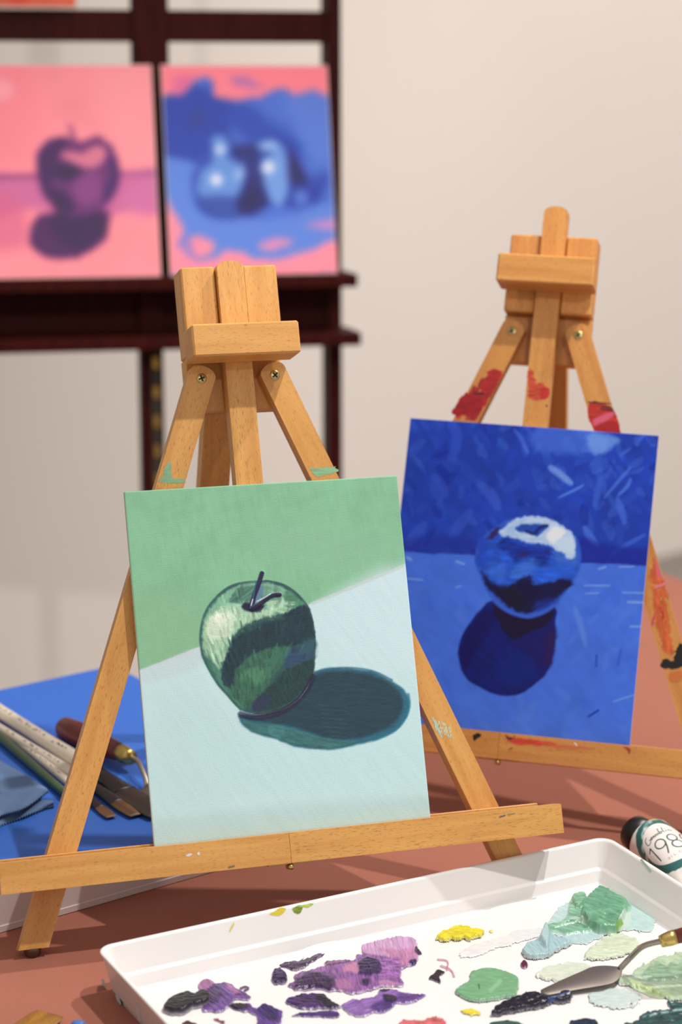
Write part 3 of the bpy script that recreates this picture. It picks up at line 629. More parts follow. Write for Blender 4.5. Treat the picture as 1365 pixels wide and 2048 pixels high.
def paint_pears(px, py):
    p = Paint(px, py, (62, 100, 196)); p.noise(.06, 50, 81)
    o = (310, 120); k = 390 / 1365
    def P(pts, *a, **kw): p.poly(pts, *a, off=o, sc=k, **kw)
    P([(20, 200), (400, 200), (600, 330), (480, 560), (300, 740), (20, 760)], (32, 66, 168), 18, warp=8)
    P([(600, 280), (800, 420), (960, 520), (1080, 680), (900, 660), (640, 560), (500, 400)], (34, 72, 176), 16, warp=6)
    P([(900, 260), (1260, 240), (1260, 700), (1100, 700), (1000, 480)], (78, 114, 204), 18, warp=8)
    P([(-20, 740), (300, 745), (360, 1000), (800, 1120), (1300, 1000), (1300, 1400), (-20, 1500)], (84, 122, 208), 8, warp=5)
    P([(0, 20), (1240, 20), (1240, 240), (1100, 200), (1000, 240), (900, 190), (700, 270), (520, 260), (420, 230), (400, 150), (300, 120), (180, 230), (60, 240), (0, 300)], (244, 122, 136), 7, warp=8, ws=24)
    P([(120, 130), (280, 110), (220, 220), (140, 230)], (208, 92, 150), 10, warp=8, a=.7); P([(530, 120), (640, 120), (780, 190), (640, 190), (540, 165)], (170, 100, 170), 7, warp=6, a=.8)
    P([(40, 960), (130, 1080), (200, 1200), (160, 1300), (300, 1230), (420, 1310), (300, 1390), (600, 1340), (680, 1400), (860, 1400), (1130, 1320), (1290, 1270), (1300, 1500), (0, 1500)], (242, 132, 150), 9, warp=9, ws=24)
    P([(720, 1300), (800, 1260), (980, 1260), (880, 1320), (780, 1340)], (214, 130, 172), 7, warp=6); P([(1060, 1160), (1160, 1130), (1290, 1100), (1290, 1180), (1150, 1180)], (206, 128, 178), 8, warp=6, a=.85)
    P([(180, 1280), (240, 1220), (300, 1380), (420, 1400), (300, 1410), (200, 1350)], (110, 110, 200), 10, warp=6, a=.7)
    P([(320, 330), (250, 400), (240, 500), (330, 420)], (52, 58, 130), 12, a=.6)
    P([(260, 860), (290, 1000), (350, 1080), (460, 1115), (600, 1112), (700, 1080), (800, 1020), (1000, 1030), (1150, 980), (1200, 820), (1080, 830), (990, 680), (940, 560), (800, 540), (680, 600), (640, 700), (540, 560), (470, 470), (400, 540), (380, 680), (290, 760)], (30, 60, 160), 9, warp=4)
    P([(290, 870), (330, 770), (400, 700), (400, 560), (460, 520), (520, 590), (520, 690), (630, 740), (620, 880), (560, 960), (430, 990), (320, 960)], (92, 136, 208), 9, warp=4)
    P([(320, 960), (560, 960), (590, 1080), (450, 1090), (350, 1040)], (48, 78, 162), 10)
    P([(590, 960), (700, 820), (780, 960), (780, 1020), (650, 1080), (590, 1060)], (26, 18, 98), 10, warp=4); P([(640, 700), (740, 720), (760, 880), (660, 900)], (40, 36, 120), 10, a=.8)
    P([(560, 600), (700, 590), (740, 650), (650, 700), (560, 680)], (30, 34, 110), 9, a=.85)
    P([(710, 600), (800, 560), (880, 590), (930, 720), (930, 900), (890, 1020), (810, 980), (770, 860), (740, 760), (760, 680)], (104, 146, 214), 8, warp=4)
    P([(740, 620), (830, 650), (760, 680), (720, 660)], (30, 60, 150), 6, a=.85)
    P([(960, 640), (1030, 760), (1060, 860), (960, 860), (940, 760)], (38, 26, 96), 10, a=.9); P([(1080, 820), (1200, 790), (1180, 870), (1090, 880)], (40, 74, 172), 8, a=.8); P([(980, 930), (1060, 920), (1060, 1000), (990, 1000)], (84, 118, 206), 8, a=.9)
    for cx, cy, r in ((430, 838, 42), (455, 625, 30), (795, 752, 42)):
        P([(cx - r, cy), (cx, cy - r), (cx + r, cy), (cx, cy + r)], (226, 228, 240), 7)
    P([(560, 790), (610, 760), (620, 800), (570, 850)], (160, 188, 226), 7, a=.8); P([(740, 610), (800, 580), (850, 600), (790, 630)], (160, 190, 228), 6, a=.8)
    dk = 1 - sstep((p.col.mean(1) - 50) / 70)
    p.col = p.col * (1 - dk[:, None] * np.array((.35, .35, .12)))
    return p
def paint_orange(px, py):
    p = Paint(px, py, (214, 92, 62)); p.noise(.12, 40, 91)
    p.poly([(20, -20), (60, -20), (50, 20), (20, 20)], (206, 62, 42), 10, a=.8)
    return p

panel_thing('canvas_panel', F1, 0, paint_green, 'painting of a green apple with long teal shadow, on the nearer tabletop easel', .05, M['paint1'])
panel_thing('canvas_panel', F2, 0, paint_blue, 'deep blue painting of one round fruit on the farther tabletop easel', .055, M['paint2'])
panel_thing('canvas_panel', F3, 0, paint_pears, 'blue and pink painting of two fruits on the dark studio easel', .18, M['paint3'], blur=1)
panel_thing('canvas_panel', F3, -21.45, paint_pink, 'pink painting of a purple apple on the dark studio easel', .18, M['paint3'], blur=1)

# ------------------------------------------------------------------ tabletop easels
def wedge_patch(name, parent, O, A, B, N, bbox, fn, base, res=.06, thr=.4, mat=None, lift=.015, label=None, hk=1.0, wear=0, ck=1.0):
    """irregular film or lump of paint lying on the plane O,A,B (normal N); bbox in the painter's own drawing units"""
    x0, y0, x1, y1 = bbox
    cs = np.array([at_plane(x, y, O, N) for x, y in ((x0, y0), (x1, y0), (x1, y1), (x0, y1))]) - O
    a = cs @ A; b = cs @ B
    nx = max(3, int((a.max() - a.min()) / res) + 2); ny = max(3, int((b.max() - b.min()) / res) + 2)
    ga, gb = np.meshgrid(np.linspace(a.min(), a.max(), nx), np.linspace(b.min(), b.max(), ny)); ga = ga.ravel(); gb = gb.ravel()
    W = O + ga[:, None] * A + gb[:, None] * B
    px, py = proj(W); p = Paint(px, py, base); fn(p)
    if mat is M['dab']:                       # wet pigment: deep colours read deeper than the mixed tints
        p.col = p.col * (1 - .28 * (1 - sstep((p.col.mean(1) - 60) / 110)))[:, None]
    keep = p.cov > thr
    if keep.sum() < 4: return None
    hh = np.sqrt(np.maximum(0, (p.cov - thr) / (1 - thr)))
    if wear:
        keep &= fbm(px / 9, py / 9, 77, 3) > wear - .5 * (p.cov - thr)
    V = W + N * (lift + (p.h * hk * hh)[:, None])
    me = grid_mesh(name, V, nx, ny, np.clip(lin(p.col) * ck, 0, 1), keep)
    if len(me.polygons) == 0: return None
    o = link(name, me, mat or M['stain'], parent)
    if label: o['label'] = label
    return o

def tabletop_easel(F, rc, name, label, mast_top, clamp_u, wd, back_slope, back_foot_z):
    O, R, U, N = F
    yaw = math.atan2(R[1], R[0]); lean = math.acos(U[2])
    base = fp(F, rc, 0); base = np.array([base[0], base[1], TABLE])
    e = empty(name, base, yaw, label, 'easel')
    def W(r, u, n): return fp(F, rc + r, u, n)
    Y = -N
    # head block with a groove for the mast and a recess for the legs
    HM = mat4(W(0, 35.1, -.9), R, Y, U)
    link('head_block', boxes([(-3.6, -1.06, 0, 2.5, 0, 6.55), (1.06, 3.6, 0, 2.5, 0, 6.55), (-1.1, 1.1, .8, 2.5, 0, 6.5), (-3.6, 3.6, 1.25, 2.5, -4.0, .02)], .12), wd, e, HM)
    # mast
    hw = 1.0; top = mast_top; out = [(-hw, .8), (hw, .8), (hw, top - .55)]
    out += [(hw * math.cos(t), top - .55 + .55 * math.sin(t)) for t in np.linspace(0.25, math.pi - .25, 9)] + [(-hw, top - .55)]
    link('mast', prism(out, .4, 1.6, .07), wd, e, mat4(W(0, 0, 0), R, Y, U))
    # clamp bar (grain along its length)
    link('clamp_bar', boxes([(-1.15, 1.2, -2.5, .38, -3.95, 3.95)], .13), wd, e, mat4(W(0, clamp_u + 1.15, 0), U, Y, -R))
    # front legs
    for sgn in (-1, 1):
        d = np.array([sgn * 15.55, -39.6]); L = np.linalg.norm(d); d /= L
        D = R * d[0] + U * d[1]; Xl = np.cross(Y, -D)          # across
        phi = math.atan2(sgn * 15.55, 39.6)
        hw = .98; out = []
        out += [(hw * math.cos(t), .62 * math.sin(t) + .32) for t in np.linspace(0, math.pi, 13)]
        zb = -(33.42 + 5.6) / math.cos(phi)
        # bottom cut level with the table
        s1 = (Xl @ R); tanp = (Xl @ U) / (-D @ U)
        out += [(-hw, zb - (-hw) * tanp), (hw, zb - hw * tanp)]
        link('leg', prism(out, 0, 1.2, .07), wd, e, mat4(W(sgn * 2.75, 33.42, -.9), Xl, Y, -D))
        foot = W(sgn * (2.75 + 15.55 * (33.42 + 5.6) / 39.6), -5.6, -1.5)
        link('foot_peg', lathe([(-.0, .42, .42), (.08, .52, .52), (foot[2] - TABLE - .05, .62, .62), (foot[2] - TABLE + .25, .62, .62)], 16), M['peg'], e,
             mat4((foot[0], foot[1], TABLE), (1, 0, 0), (0, 1, 0), (0, 0, 1)))
        SM = mat4(W(sgn * 2.75, 33.42, -.9), R, U, N)
        sc = link('screw', lathe([(-.1, .38, .38), (.03, .38, .38), (.07, .3, .3), (.085, .12, .12)], 20), M['screw'], e, SM)
        a = .5 + sgn * .2
        link('cross_slot', boxes([(-.24, .24, -.06, .06, .05, .1), (-.06, .06, -.24, .24, .05, .1)]), M['dark'], sc, SM @ Matrix.Rotation(a, 4, 'Z'))
    # rear leg
    bd = np.array([0, -1.0, -back_slope]); bd /= np.linalg.norm(bd)
    D = U * bd[1] + N * bd[2]; P0 = W(0, 37.6, -4.2)
    Ln = (P0[2] - back_foot_z) / -D[2]
    nb = np.cross(R, -D); t2 = (nb[2]) / (-D[2])
    link('rear_leg', prism([(-.6, 1.0), (.6, 1.0), (.6, -Ln - .6 * -t2), (-.6, -Ln + .6 * -t2)], -1.15, 1.15, .06, axes='yz'), wd, e, mat4(P0, R, -nb, -D))
    link('rear_hinge', boxes([(-.9, .9, 2.5, 2.62, 1.2, 3.4), (-.5, .5, 2.55, 3.2, 2.0, 2.6)]), M['brass'], e, HM)
    # ledge: two hinged bars plus the rail behind the panel
    prof = [(.37, -1.6), (.37, -.03), (-.06, -.03), (-.06, .5), (-1.6, .5), (-1.6, -1.6)]      # (y back, u)
    for a, b in ((-20.3, -.012), (.012, 20.55)):
        bm_me = prism(prof, a, b, .08, axes='yz')
        # grain along the bar: swap axes so that local z runs along R
        me = bm_me
        for v in me.vertices: x, y, z = v.co; v.co = (z, y, -x)
        link('ledge_bar', me, wd, e, mat4(W(0, 0, 0), U, Y, -R))
    link('ledge_rail', boxes([(-1.55, .66, .39, .88, -19.5, 20.25)], .05), wd, e, mat4(W(0, 0, 0), U, Y, -R))
    hm = mat4(W(0, -1.6, 1.0), R, Y, U)
    hg = link('hinge', boxes([(-1.6, -.15, -.35, .5, -.09, -.01), (.15, 1.6, -.35, .5, -.09, -.01)], .02), M['brass'], e, hm)
    km = lathe([(-.45, .2, .2), (.5, .2, .2)], 14)
    link('hinge_knuckle', km, M['brass'], hg, mat4(W(0, -1.87, 1.0), R, U, N))
    return e, W

E1, W1 = tabletop_easel(F1, -.87, 'tabletop_easel', 'light beech tabletop easel holding the green apple painting', 41.95, 34.4, M['beech'], .73, TABLE + 3.7)
E2, W2 = tabletop_easel(F2, .06, 'tabletop_easel', 'red-smeared beech tabletop easel holding the blue fruit painting', 44.05, 36.75, M['beech_old'], .8, TABLE)

def easel_paint(e, F, n, bbox, fn, name='paint_smear', res=.04, base=(214, 156, 90), thr=.42, wear=0):
    O, R, U, N = F
    wedge_patch(name, e, fp(F, 0, 0, n), R, U, N, bbox, fn, base, res, thr, M['stain'], .012, wear=wear)
# nearer easel: mint strokes on the legs, violet and white specks on the ledge
mint = (136, 178, 138)
def f(p): p.poly([(332, 930), (342, 925), (345, 955), (368, 958), (366, 967), (318, 964), (326, 950)], mint, 2, warp=4, ws=6, tex=.1)
easel_paint(E1, F1, -.9, (310, 915, 372, 972), f)
def f(p): p.poly([(620, 938), (640, 934), (672, 934), (676, 944), (650, 950), (630, 952)], mint, 2, warp=4, ws=6, tex=.1)
easel_paint(E1, F1, -.9, (614, 925, 682, 957), f)
def f(p):
    for j in range(9): p.stroke([(868 + j * 4, 1438 + j * 1.5), (873 + j * 4.2, 1462 + j * 2)], 3.4, (196, 206, 178), .95, 1, br=.5, seed=j)
    p.stroke([(866, 1436), (884, 1474)], 4, (160, 206, 206), 1, 1.2)
easel_paint(E1, F1, -.9, (858, 1430, 922, 1480), f)
def f(p): p.poly([(370, 1711), (380, 1706), (386, 1708), (378, 1714)], (222, 214, 226), 1, warp=1.5); p.poly([(394, 1706), (399, 1703), (401, 1709), (396, 1711)], (222, 214, 226), 1)
easel_paint(E1, F1, 1.6, (364, 1698, 406, 1718), f, res=.03)
def f(p): p.stroke([(1000, 1634), (1010, 1631)], 4, (92, 84, 112), 1, 1.4, br=.3); p.stroke([(1016, 1629), (1030, 1627)], 3, (100, 112, 104), .9, 1.2, br=.4)
easel_paint(E1, F1, 1.6, (995, 1622, 1036, 1640), f, res=.03)
def f(p): p.stroke([(458, 1735), (468, 1732)], 5, (120, 104, 84), .9, 1.4)
easel_paint(E1, F1, 1.6, (452, 1728, 474, 1738), f, res=.03)
# farther easel: red, pink and black
red = (160, 26, 32); coral = (206, 74, 50); pink = (214, 96, 130)
def f(p):
    rg = random.Random(3)
    for j in range(34):
        t = rg.uniform(-22, 22); k0 = rg.uniform(0, .75); k1 = min(1, k0 + rg.uniform(.15, .4))
        ax_, ay_ = 985 + t, 738 + t * .35; bx_, by_ = 928 + t, 838 + t * .35
        if k0 < .35 and rg.random() < .55: continue
        c = [(150, 22, 30), (170, 34, 36), (196, 70, 52), (160, 28, 34)][j % 4]
        p.stroke([(ax_ + (bx_ - ax_) * k0, ay_ + (by_ - ay_) * k0), (ax_ + (bx_ - ax_) * k1, ay_ + (by_ - ay_) * k1)], rg.uniform(6, 13), c, .95, 2, br=.45, seed=j)
    p.poly([(975, 745), (1000, 740), (1006, 748), (985, 790), (962, 800)], (172, 36, 38), 3, warp=5, ws=6, tex=.2)
    p.poly([(910, 815), (930, 790), (965, 800), (950, 830), (908, 830)], (152, 22, 30), 3, warp=5, ws=6, tex=.15)
    p.stroke([(948, 788), (968, 788)], 3, (40, 22, 30), .9, 1)
easel_paint(E2, F2, -.9, (895, 725, 1016, 838), f, wear=.3)
def f(p): p.poly([(1056, 745), (1066, 740), (1072, 765), (1092, 770), (1100, 790), (1092, 800), (1060, 798), (1056, 775)], (196, 74, 50), 4, warp=6, ws=8, tex=.2); p.poly([(1084, 775), (1100, 778), (1098, 795), (1082, 798)], (190, 40, 40), 3, a=.9); p.stroke([(1093, 811), (1095, 813)], 4, (60, 44, 36), 1, 1)
easel_paint(E2, F2, -.4, (1050, 735, 1106, 818), f, wear=.4)
def f(p):
    p.poly([(1176, 806), (1222, 812), (1242, 866), (1190, 862)], (178, 46, 36), 3, warp=3, tex=.2)
    p.poly([(1190, 838), (1224, 824), (1226, 834), (1196, 852), (1188, 850)], pink, 3, warp=2, a=.85); p.poly([(1195, 850), (1228, 842), (1240, 866), (1192, 862)], red, 3, a=.8)
    for y, x0, x1 in ((804, 1176, 1224), (813, 1204, 1226), (818, 1202, 1228)): p.stroke([(x0, y), (x1, y + 3)], 3.2, (34, 30, 32), .95, 1, br=.3)
easel_paint(E2, F2, -.9, (1170, 798, 1246, 868), f)
def f(p):
    p.poly([(1308, 1110), (1318, 1130), (1335, 1175), (1345, 1260), (1352, 1310), (1325, 1300), (1312, 1250), (1302, 1190), (1300, 1150)], (202, 88, 44), 8, warp=6, a=.85, tex=.2, tang=1.4)
    p.poly([(1312, 1118), (1322, 1140), (1326, 1160), (1316, 1150)], pink, 3, a=.9); p.stroke([(1312, 1174), (1330, 1168)], 5, (224, 124, 150), .95, 1.5)
    p.stroke([(1320, 1215), (1326, 1226), (1327, 1240)], 4, (186, 44, 38), .9, 1.5); p.poly([(1304, 1240), (1311, 1226), (1308, 1250), (1304, 1254)], (198, 60, 96), 2.5)
    p.poly([(1322, 1330), (1330, 1316), (1345, 1322), (1352, 1300), (1362, 1285), (1372, 1300), (1370, 1330), (1350, 1338), (1328, 1336)], (26, 26, 26), 3, warp=4, ws=6)
    p.poly([(1338, 1345), (1365, 1340), (1365, 1362), (1342, 1368)], (196, 96, 48), 5, a=.7)
easel_paint(E2, F2, -.9, (1290, 1100, 1372, 1375), f, thr=.5, base=(206, 146, 82), wear=.42)
def f(p):
    p.poly([(1012, 1475), (1060, 1478), (1110, 1486), (1105, 1494), (1060, 1490), (1030, 1490)], (212, 70, 50), 3, warp=4, tex=.15); p.poly([(1085, 1484), (1130, 1488), (1200, 1496), (1150, 1500), (1100, 1496)], (206, 96, 60), 5, warp=3, a=.8)
    p.poly([(945, 1470), (958, 1464), (966, 1468), (955, 1478), (948, 1482)], (34, 28, 26), 2, warp=3, ws=5); p.stroke([(1012, 1470), (1020, 1478), (1030, 1472)], 3.5, (40, 34, 30), .95, 1, br=.3); p.stroke([(1018, 1499), (1025, 1496)], 3, (50, 42, 40), .9, 1)
    p.stroke([(1150, 1486), (1154, 1490)], 4, (232, 222, 214), 1, 1); p.poly([(1243, 1494), (1262, 1495), (1260, 1510), (1252, 1500)], (150, 60, 44), 2, warp=2, a=.9); p.stroke([(1160, 1503), (1162, 1504)], 3, (90, 50, 34), .9, 1)
    p.stroke([(968, 1514), (972, 1511)], 4, (236, 130, 130), .9, 1); p.stroke([(1108, 1524), (1116, 1527)], 4, (236, 130, 130), .9, 1)
easel_paint(E2, F2, 1.6, (938, 1458, 1275, 1534), f, thr=.5, wear=.38)

# ------------------------------------------------------------------ dark studio easel in the background
FB = panel_frame((-12.1569, 268.4792, CAMZ - 43.3024), 0.2152161, math.radians(5.6))
OB, RB, UB, NB = FB; YB = -NB
sb = empty('studio_easel', (OB[0], OB[1], 0), 0.2152161, 'tall dark mahogany studio easel against the pale wall', 'easel')
BM = mat4(OB, RB, YB, UB)
zlow = -(CAMZ - 43.3024) / UB[2]
for r0 in (10.3, -36.0): link('side_post', box(r0, r0 + 1.7, 0, 4.2, zlow + .6, 75, .1), M['mahog'], sb, BM)
link('mast', box(-13.45, -9.1, -.02, 2.2, -2, 110, .12), M['mahog'], sb, BM)
rm = link('lower_mast', box(-13.2, -10.4, -.3, 2.4, zlow + 8, -2, .12), M['mahog'], sb, BM)
link('ratchet_strip', box(-12.0, -10.75, -.42, -.28, -34, -9.5), M['dark'], rm, BM)
for k in range(7):
    link('ratchet_tooth', box(-11.75, -11.0, -.62, -.4, -11.6 - k * 3.62, -10.1 - k * 3.62, .15), M['brass'], rm, BM)
link('upper_crossbar', box(-36, 10.4, .4, 2.4, 27.5, 31.2, .1), M['mahog'], sb, BM)
link('ledge_shelf', box(-38, 12.35, -7.6, 1.5, -1.6, -.02, .15), M['mahog'], sb, BM)
link('ledge_front_board', box(-36.5, 10.2, .9, 1.9, -7.1, -1.6), M['mahog'], sb, BM)
link('lower_shelf', box(-38.5, 13.0, -6.6, 2.2, -8.75, -7.15, .15), M['mahog'], sb, BM)
for r0 in (10.0, -36.5): link('base_foot', box(r0, r0 + 3, -22, 30, 0, 6, .3), M['mahog'], sb, mat4((OB[0], OB[1], 0), RB, np.array([-RB[1], RB[0], 0]), (0, 0, 1)) @ Matrix.Translation((0, 0.0, 0)))
link('base_crossbar', box(-34, 10.5, 2, 5, 2, 6, .2), M['mahog'], sb, mat4((OB[0], OB[1], 0), RB, np.array([-RB[1], RB[0], 0]), (0, 0, 1)) @ Matrix.Translation((0, -.14, 0)))
# third painting standing on the upper crossbar
FO = panel_frame(OB + RB * 0 + UB * 31.25 + NB * 1.6, 0.2152161, math.radians(9.5))
panel_thing('canvas_panel', FO, -20.1 - 10.16, paint_orange, 'orange-red painting on the upper bar of the dark studio easel', .25, M['paint3'])

# ------------------------------------------------------------------ white box with blue top and what lies on it
bu = np.array([math.cos(math.radians(37)), math.sin(math.radians(37)), 0]); bv = np.array([-bu[1], bu[0], 0])
BX0 = np.array([-23.42, 141.59, TABLE]); BH = 3.7
bxM = mat4(BX0 + bu * 30.5, -bu, -bv, (0, 0, 1))          # local: x towards left, y towards front(-)
bxM = mat4(BX0, bu, bv, (0, 0, 1))
bxe = empty('flat_box', BX0 + bu * 5 + bv * 15, math.radians(37), 'flat white box with a bright blue top under the brushes', 'box')
link('box_body', box(-14, 30.5, 0, 35.1, 0, BH - .15, .12, 2), M['boxwhite'], bxe, bxM)
link('blue_top', box(-13.98, 30.48, .02, 35.08, BH - .15, BH, .05), M['boxblue'], bxe, bxM)
link('bottom_lip', box(-14.08, 30.58, -.08, 35.18, .02, .55, .05), M['boxwhite'], bxe, bxM)
ZB = TABLE + BH
def on_box(px, py, h=0): return at_z(px, py, ZB + h)

def brush(name, label, a, b, prof, mats, group=None, roll=0.0):
    """a: handle end, b: bristle tip (world cm); prof: list of (part name, [(t cm from b end..., rx, ry)], material)"""
    a = np.asarray(a, float); b = np.asarray(b, float); d = (b - a); L = np.linalg.norm(d); d /= L
    side = np.cross(d, (0, 0, 1)); side /= np.linalg.norm(side); upv = np.cross(side, d)
    e = empty(name, a, math.atan2(d[1], d[0]), label, 'brush', group)
    Mx = mat4(a, side, upv, d)
    for pn, ring, mt in prof:
        link(pn, lathe([(L * t if t <= 1.0001 and isinstance(t, float) else t, rx, ry) for t, rx, ry in ring], 20), mt, e, Mx)
    return e
def std_brush(label, tail, tip, fer_a, fer_b, r, w, hair, handle, ferr, name='flat_brush'):
    """fractions fer_a..fer_b of the length are ferrule; w half width of the hair"""
    tail = np.asarray(tail); tip = np.asarray(tip)
    ha = [(0.0, r * .35, r * .35), (.02, r * .75, r * .75), (.10, r * .85, r * .85), (.45, r * .95, r * .95), (fer_a - .10, r * 1.12, r * 1.12), (fer_a, r * .95, r * .95)]
    fe = [(fer_a - .002, r * 1.02, r * 1.02), (fer_a + (fer_b - fer_a) * .4, r * 1.04, r * .95), (fer_b - .004, w * .92, r * .5), (fer_b, w * .95, r * .46)]
    hr = [(fer_b - .003, w * .9, r * .42), (fer_b + (1 - fer_b) * .45, w, r * .4), (.985, w * .92, r * .2), (1.0, w * .8, r * .06)]
    e = brush(name, label, tail, tip, [('handle', ha, handle), ('ferrule', fe, ferr), ('bristles', hr, hair)], None)
    if handle is M['cream']:
        d = tip - tail; L = np.linalg.norm(d); d = d / L; sd = np.cross(d, (0, 0, 1)); sd /= np.linalg.norm(sd); rg = random.Random(int(L * 10)); bm = bmesh.new()
        for k in range(26):
            t = rg.uniform(.22, fer_a - .12) * L; a0 = math.radians(rg.choice((62, 66, 70)) + rg.uniform(-6, 6)); w_ = rg.uniform(.05, .16); hgt = rg.uniform(5, 14)
            rr = r * (.95 + .17 * max(0, (t / L - .45) / (fer_a - .55))) + .012
            rr = np.interp(t / L, [.10, .45, fer_a - .10], [r * .85, r * .95, r * 1.12]) + .012
            ps = []
            for tt, aa in ((t - w_, a0), (t + w_, a0), (t + w_, a0 + math.radians(hgt)), (t - w_, a0 + math.radians(hgt))):
                ps.append(bm.verts.new(tail + d * tt + sd * rr * math.cos(aa) + np.cross(sd, d) * rr * math.sin(aa)))
            bm.faces.new(ps)
        o = link('handle_lettering', to_mesh(bm), M['ink'], e); o['kind'] = 'stuff'
    return e

# positions on the blue top
def ext(tip_px, back_px, length, r, tipz=.3):
    tip = on_box(*tip_px, tipz); bk = on_box(*back_px, r); d = bk - tip; d[2] = 0; d /= np.linalg.norm(d)
    tail = tip + d * length; tail[2] = ZB + r + .02; return tail, tip
tl, tp_ = ext((322, 1630), (100, 1484), 33, .66, .32)
std_brush('widest cream-handled flat brush with a black ferrule on the blue box top', tl, tp_, .70, .84, .66, 1.15, M['bristle_dk'], M['cream'], M['ferrule'])
tl, tp_ = ext((276, 1630), (110, 1524), 30, .46, .26)
std_brush('middle-sized cream-handled flat brush with brown bristles on the blue box top', tl, tp_, .76, .905, .46, .78, M['bristle'], M['cream'], M['ferrule'])
tl, tp_ = ext((224, 1634), (95, 1530), 27, .32, .22)
std_brush('smallest cream-handled flat brush with brown bristles on the blue box top', tl, tp_, .79, .925, .32, .5, M['bristle'], M['cream'], M['ferrule'])
tl, tp_ = on_box(152, 1606, .42), on_box(-210, 1292, .42)
gd = (tp_ - tl); gd /= np.linalg.norm(gd)
std_brush('green-handled brush beside the blue-grey rag', tl, tl + gd * 30, .72, .9, .4, .6, M['bristle'], M['greenh'], M['ferrule'])

# palette knives
def palette_knife(name, label, hand_end, ferr0, ferr1, shank, blade, width, hr=.85):
    """all points in world cm: handle end, handle/ferrule joint, ferrule/shank joint, shank points, blade points (centre line)"""
    e = empty(name, (np.asarray(blade[0]) + np.asarray(blade[-1])) / 2 - np.array([0, 0, 0]), 0, label, 'palette knife')
    hand_end = np.asarray(hand_end, float); ferr0 = np.asarray(ferr0, float); ferr1 = np.asarray(ferr1, float)
    d = ferr0 - hand_end; L = np.linalg.norm(d); d /= L
    side = np.cross(d, (0, 0, 1)); side /= np.linalg.norm(side); upv = np.cross(side, d)
    link('handle', lathe([(0, .2, .2), (.15, hr * .6, hr * .6), (.7, hr * .92, hr * .92), (L * .3, hr, hr), (L * .6, hr * .95, hr * .95), (L * .85, hr * .8, hr * .8), (L, hr * .66, hr * .66)], 22), M['maroon'], e, mat4(hand_end, side, upv, d))
    d2 = ferr1 - ferr0; L2 = np.linalg.norm(d2)
    link('ferrule', lathe([(-.05, hr * .70, hr * .70), (L2 * .3, hr * .7, hr * .7), (L2 * .75, hr * .62, hr * .62), (L2, hr * .56, hr * .56)], 22), M['brass'], e, mat4(ferr0, side, upv, d2 / L2))
    sp = spline(np.array([ferr1 - d2 / L2 * .3] + list(shank)), 5, False)
    link('shank', tube_path(sp, [(.2, .2)] * (len(sp) - 3) + [(.22, .17), (.3, .12), (.36, .08)], 12), M['steel'], e)
    B = spline(np.array(blade, float), 8, False); n = len(B); bm = bmesh.new(); rows = []
    for i, q in enumerate(B):
        t = (B[min(i+1, n-1)] - B[max(i-1, 0)]); t = t / np.linalg.norm(t); sd = np.cross(t, (0, 0, 1)); sd /= np.linalg.norm(sd); nn = np.cross(sd, t)
        s_ = i / (n - 1)
        w = width * (.24 + .76 * math.sin(min(1, s_ / .28) * math.pi / 2) ** 1.2) if s_ < .28 else width * (1 - .74 * ((s_ - .28) / .72) ** 1.1)
        if s_ > .96: w *= max(.25, math.sqrt(max(0, 1 - ((s_ - .96) / .04) ** 2)))
        rows.append([bm.verts.new(q + sd * w * k + nn * z) for k, z in ((-1, 0), (-.96, .03), (0, .034), (.96, .03), (1, 0), (.96, -.03), (0, -.034), (-.96, -.03))])
    for a, b in zip(rows, rows[1:]):
        for k in range(8): bm.faces.new((a[k], a[(k+1) % 8], b[(k+1) % 8], b[k]))
    bm.faces.new(rows[0]); bm.faces.new(rows[-1][::-1])
    link('blade', to_mesh(bm, True), M['blade'], e)
    return e
k0 = on_box(121, 1452, .9); k1 = on_box(243, 1506, 1.28); k2 = on_box(262, 1516, 1.3)
s1 = on_box(283, 1535, 1.25); s2 = on_box(297, 1572, .45)
bdir = s2 - s1; bdir[2] = 0; bdir /= np.linalg.norm(bdir)
palette_knife('palette_knife', 'palette knife with maroon handle lying on the blue box top', k0, k1, k2, [on_box(274, 1521, 1.32), s1, s2],
              [s2, s2 + bdir * 2 + np.array([0, 0, -.15]), s2 + bdir * 6.5 + np.array([0, 0, -.35])], .9, 1.02)

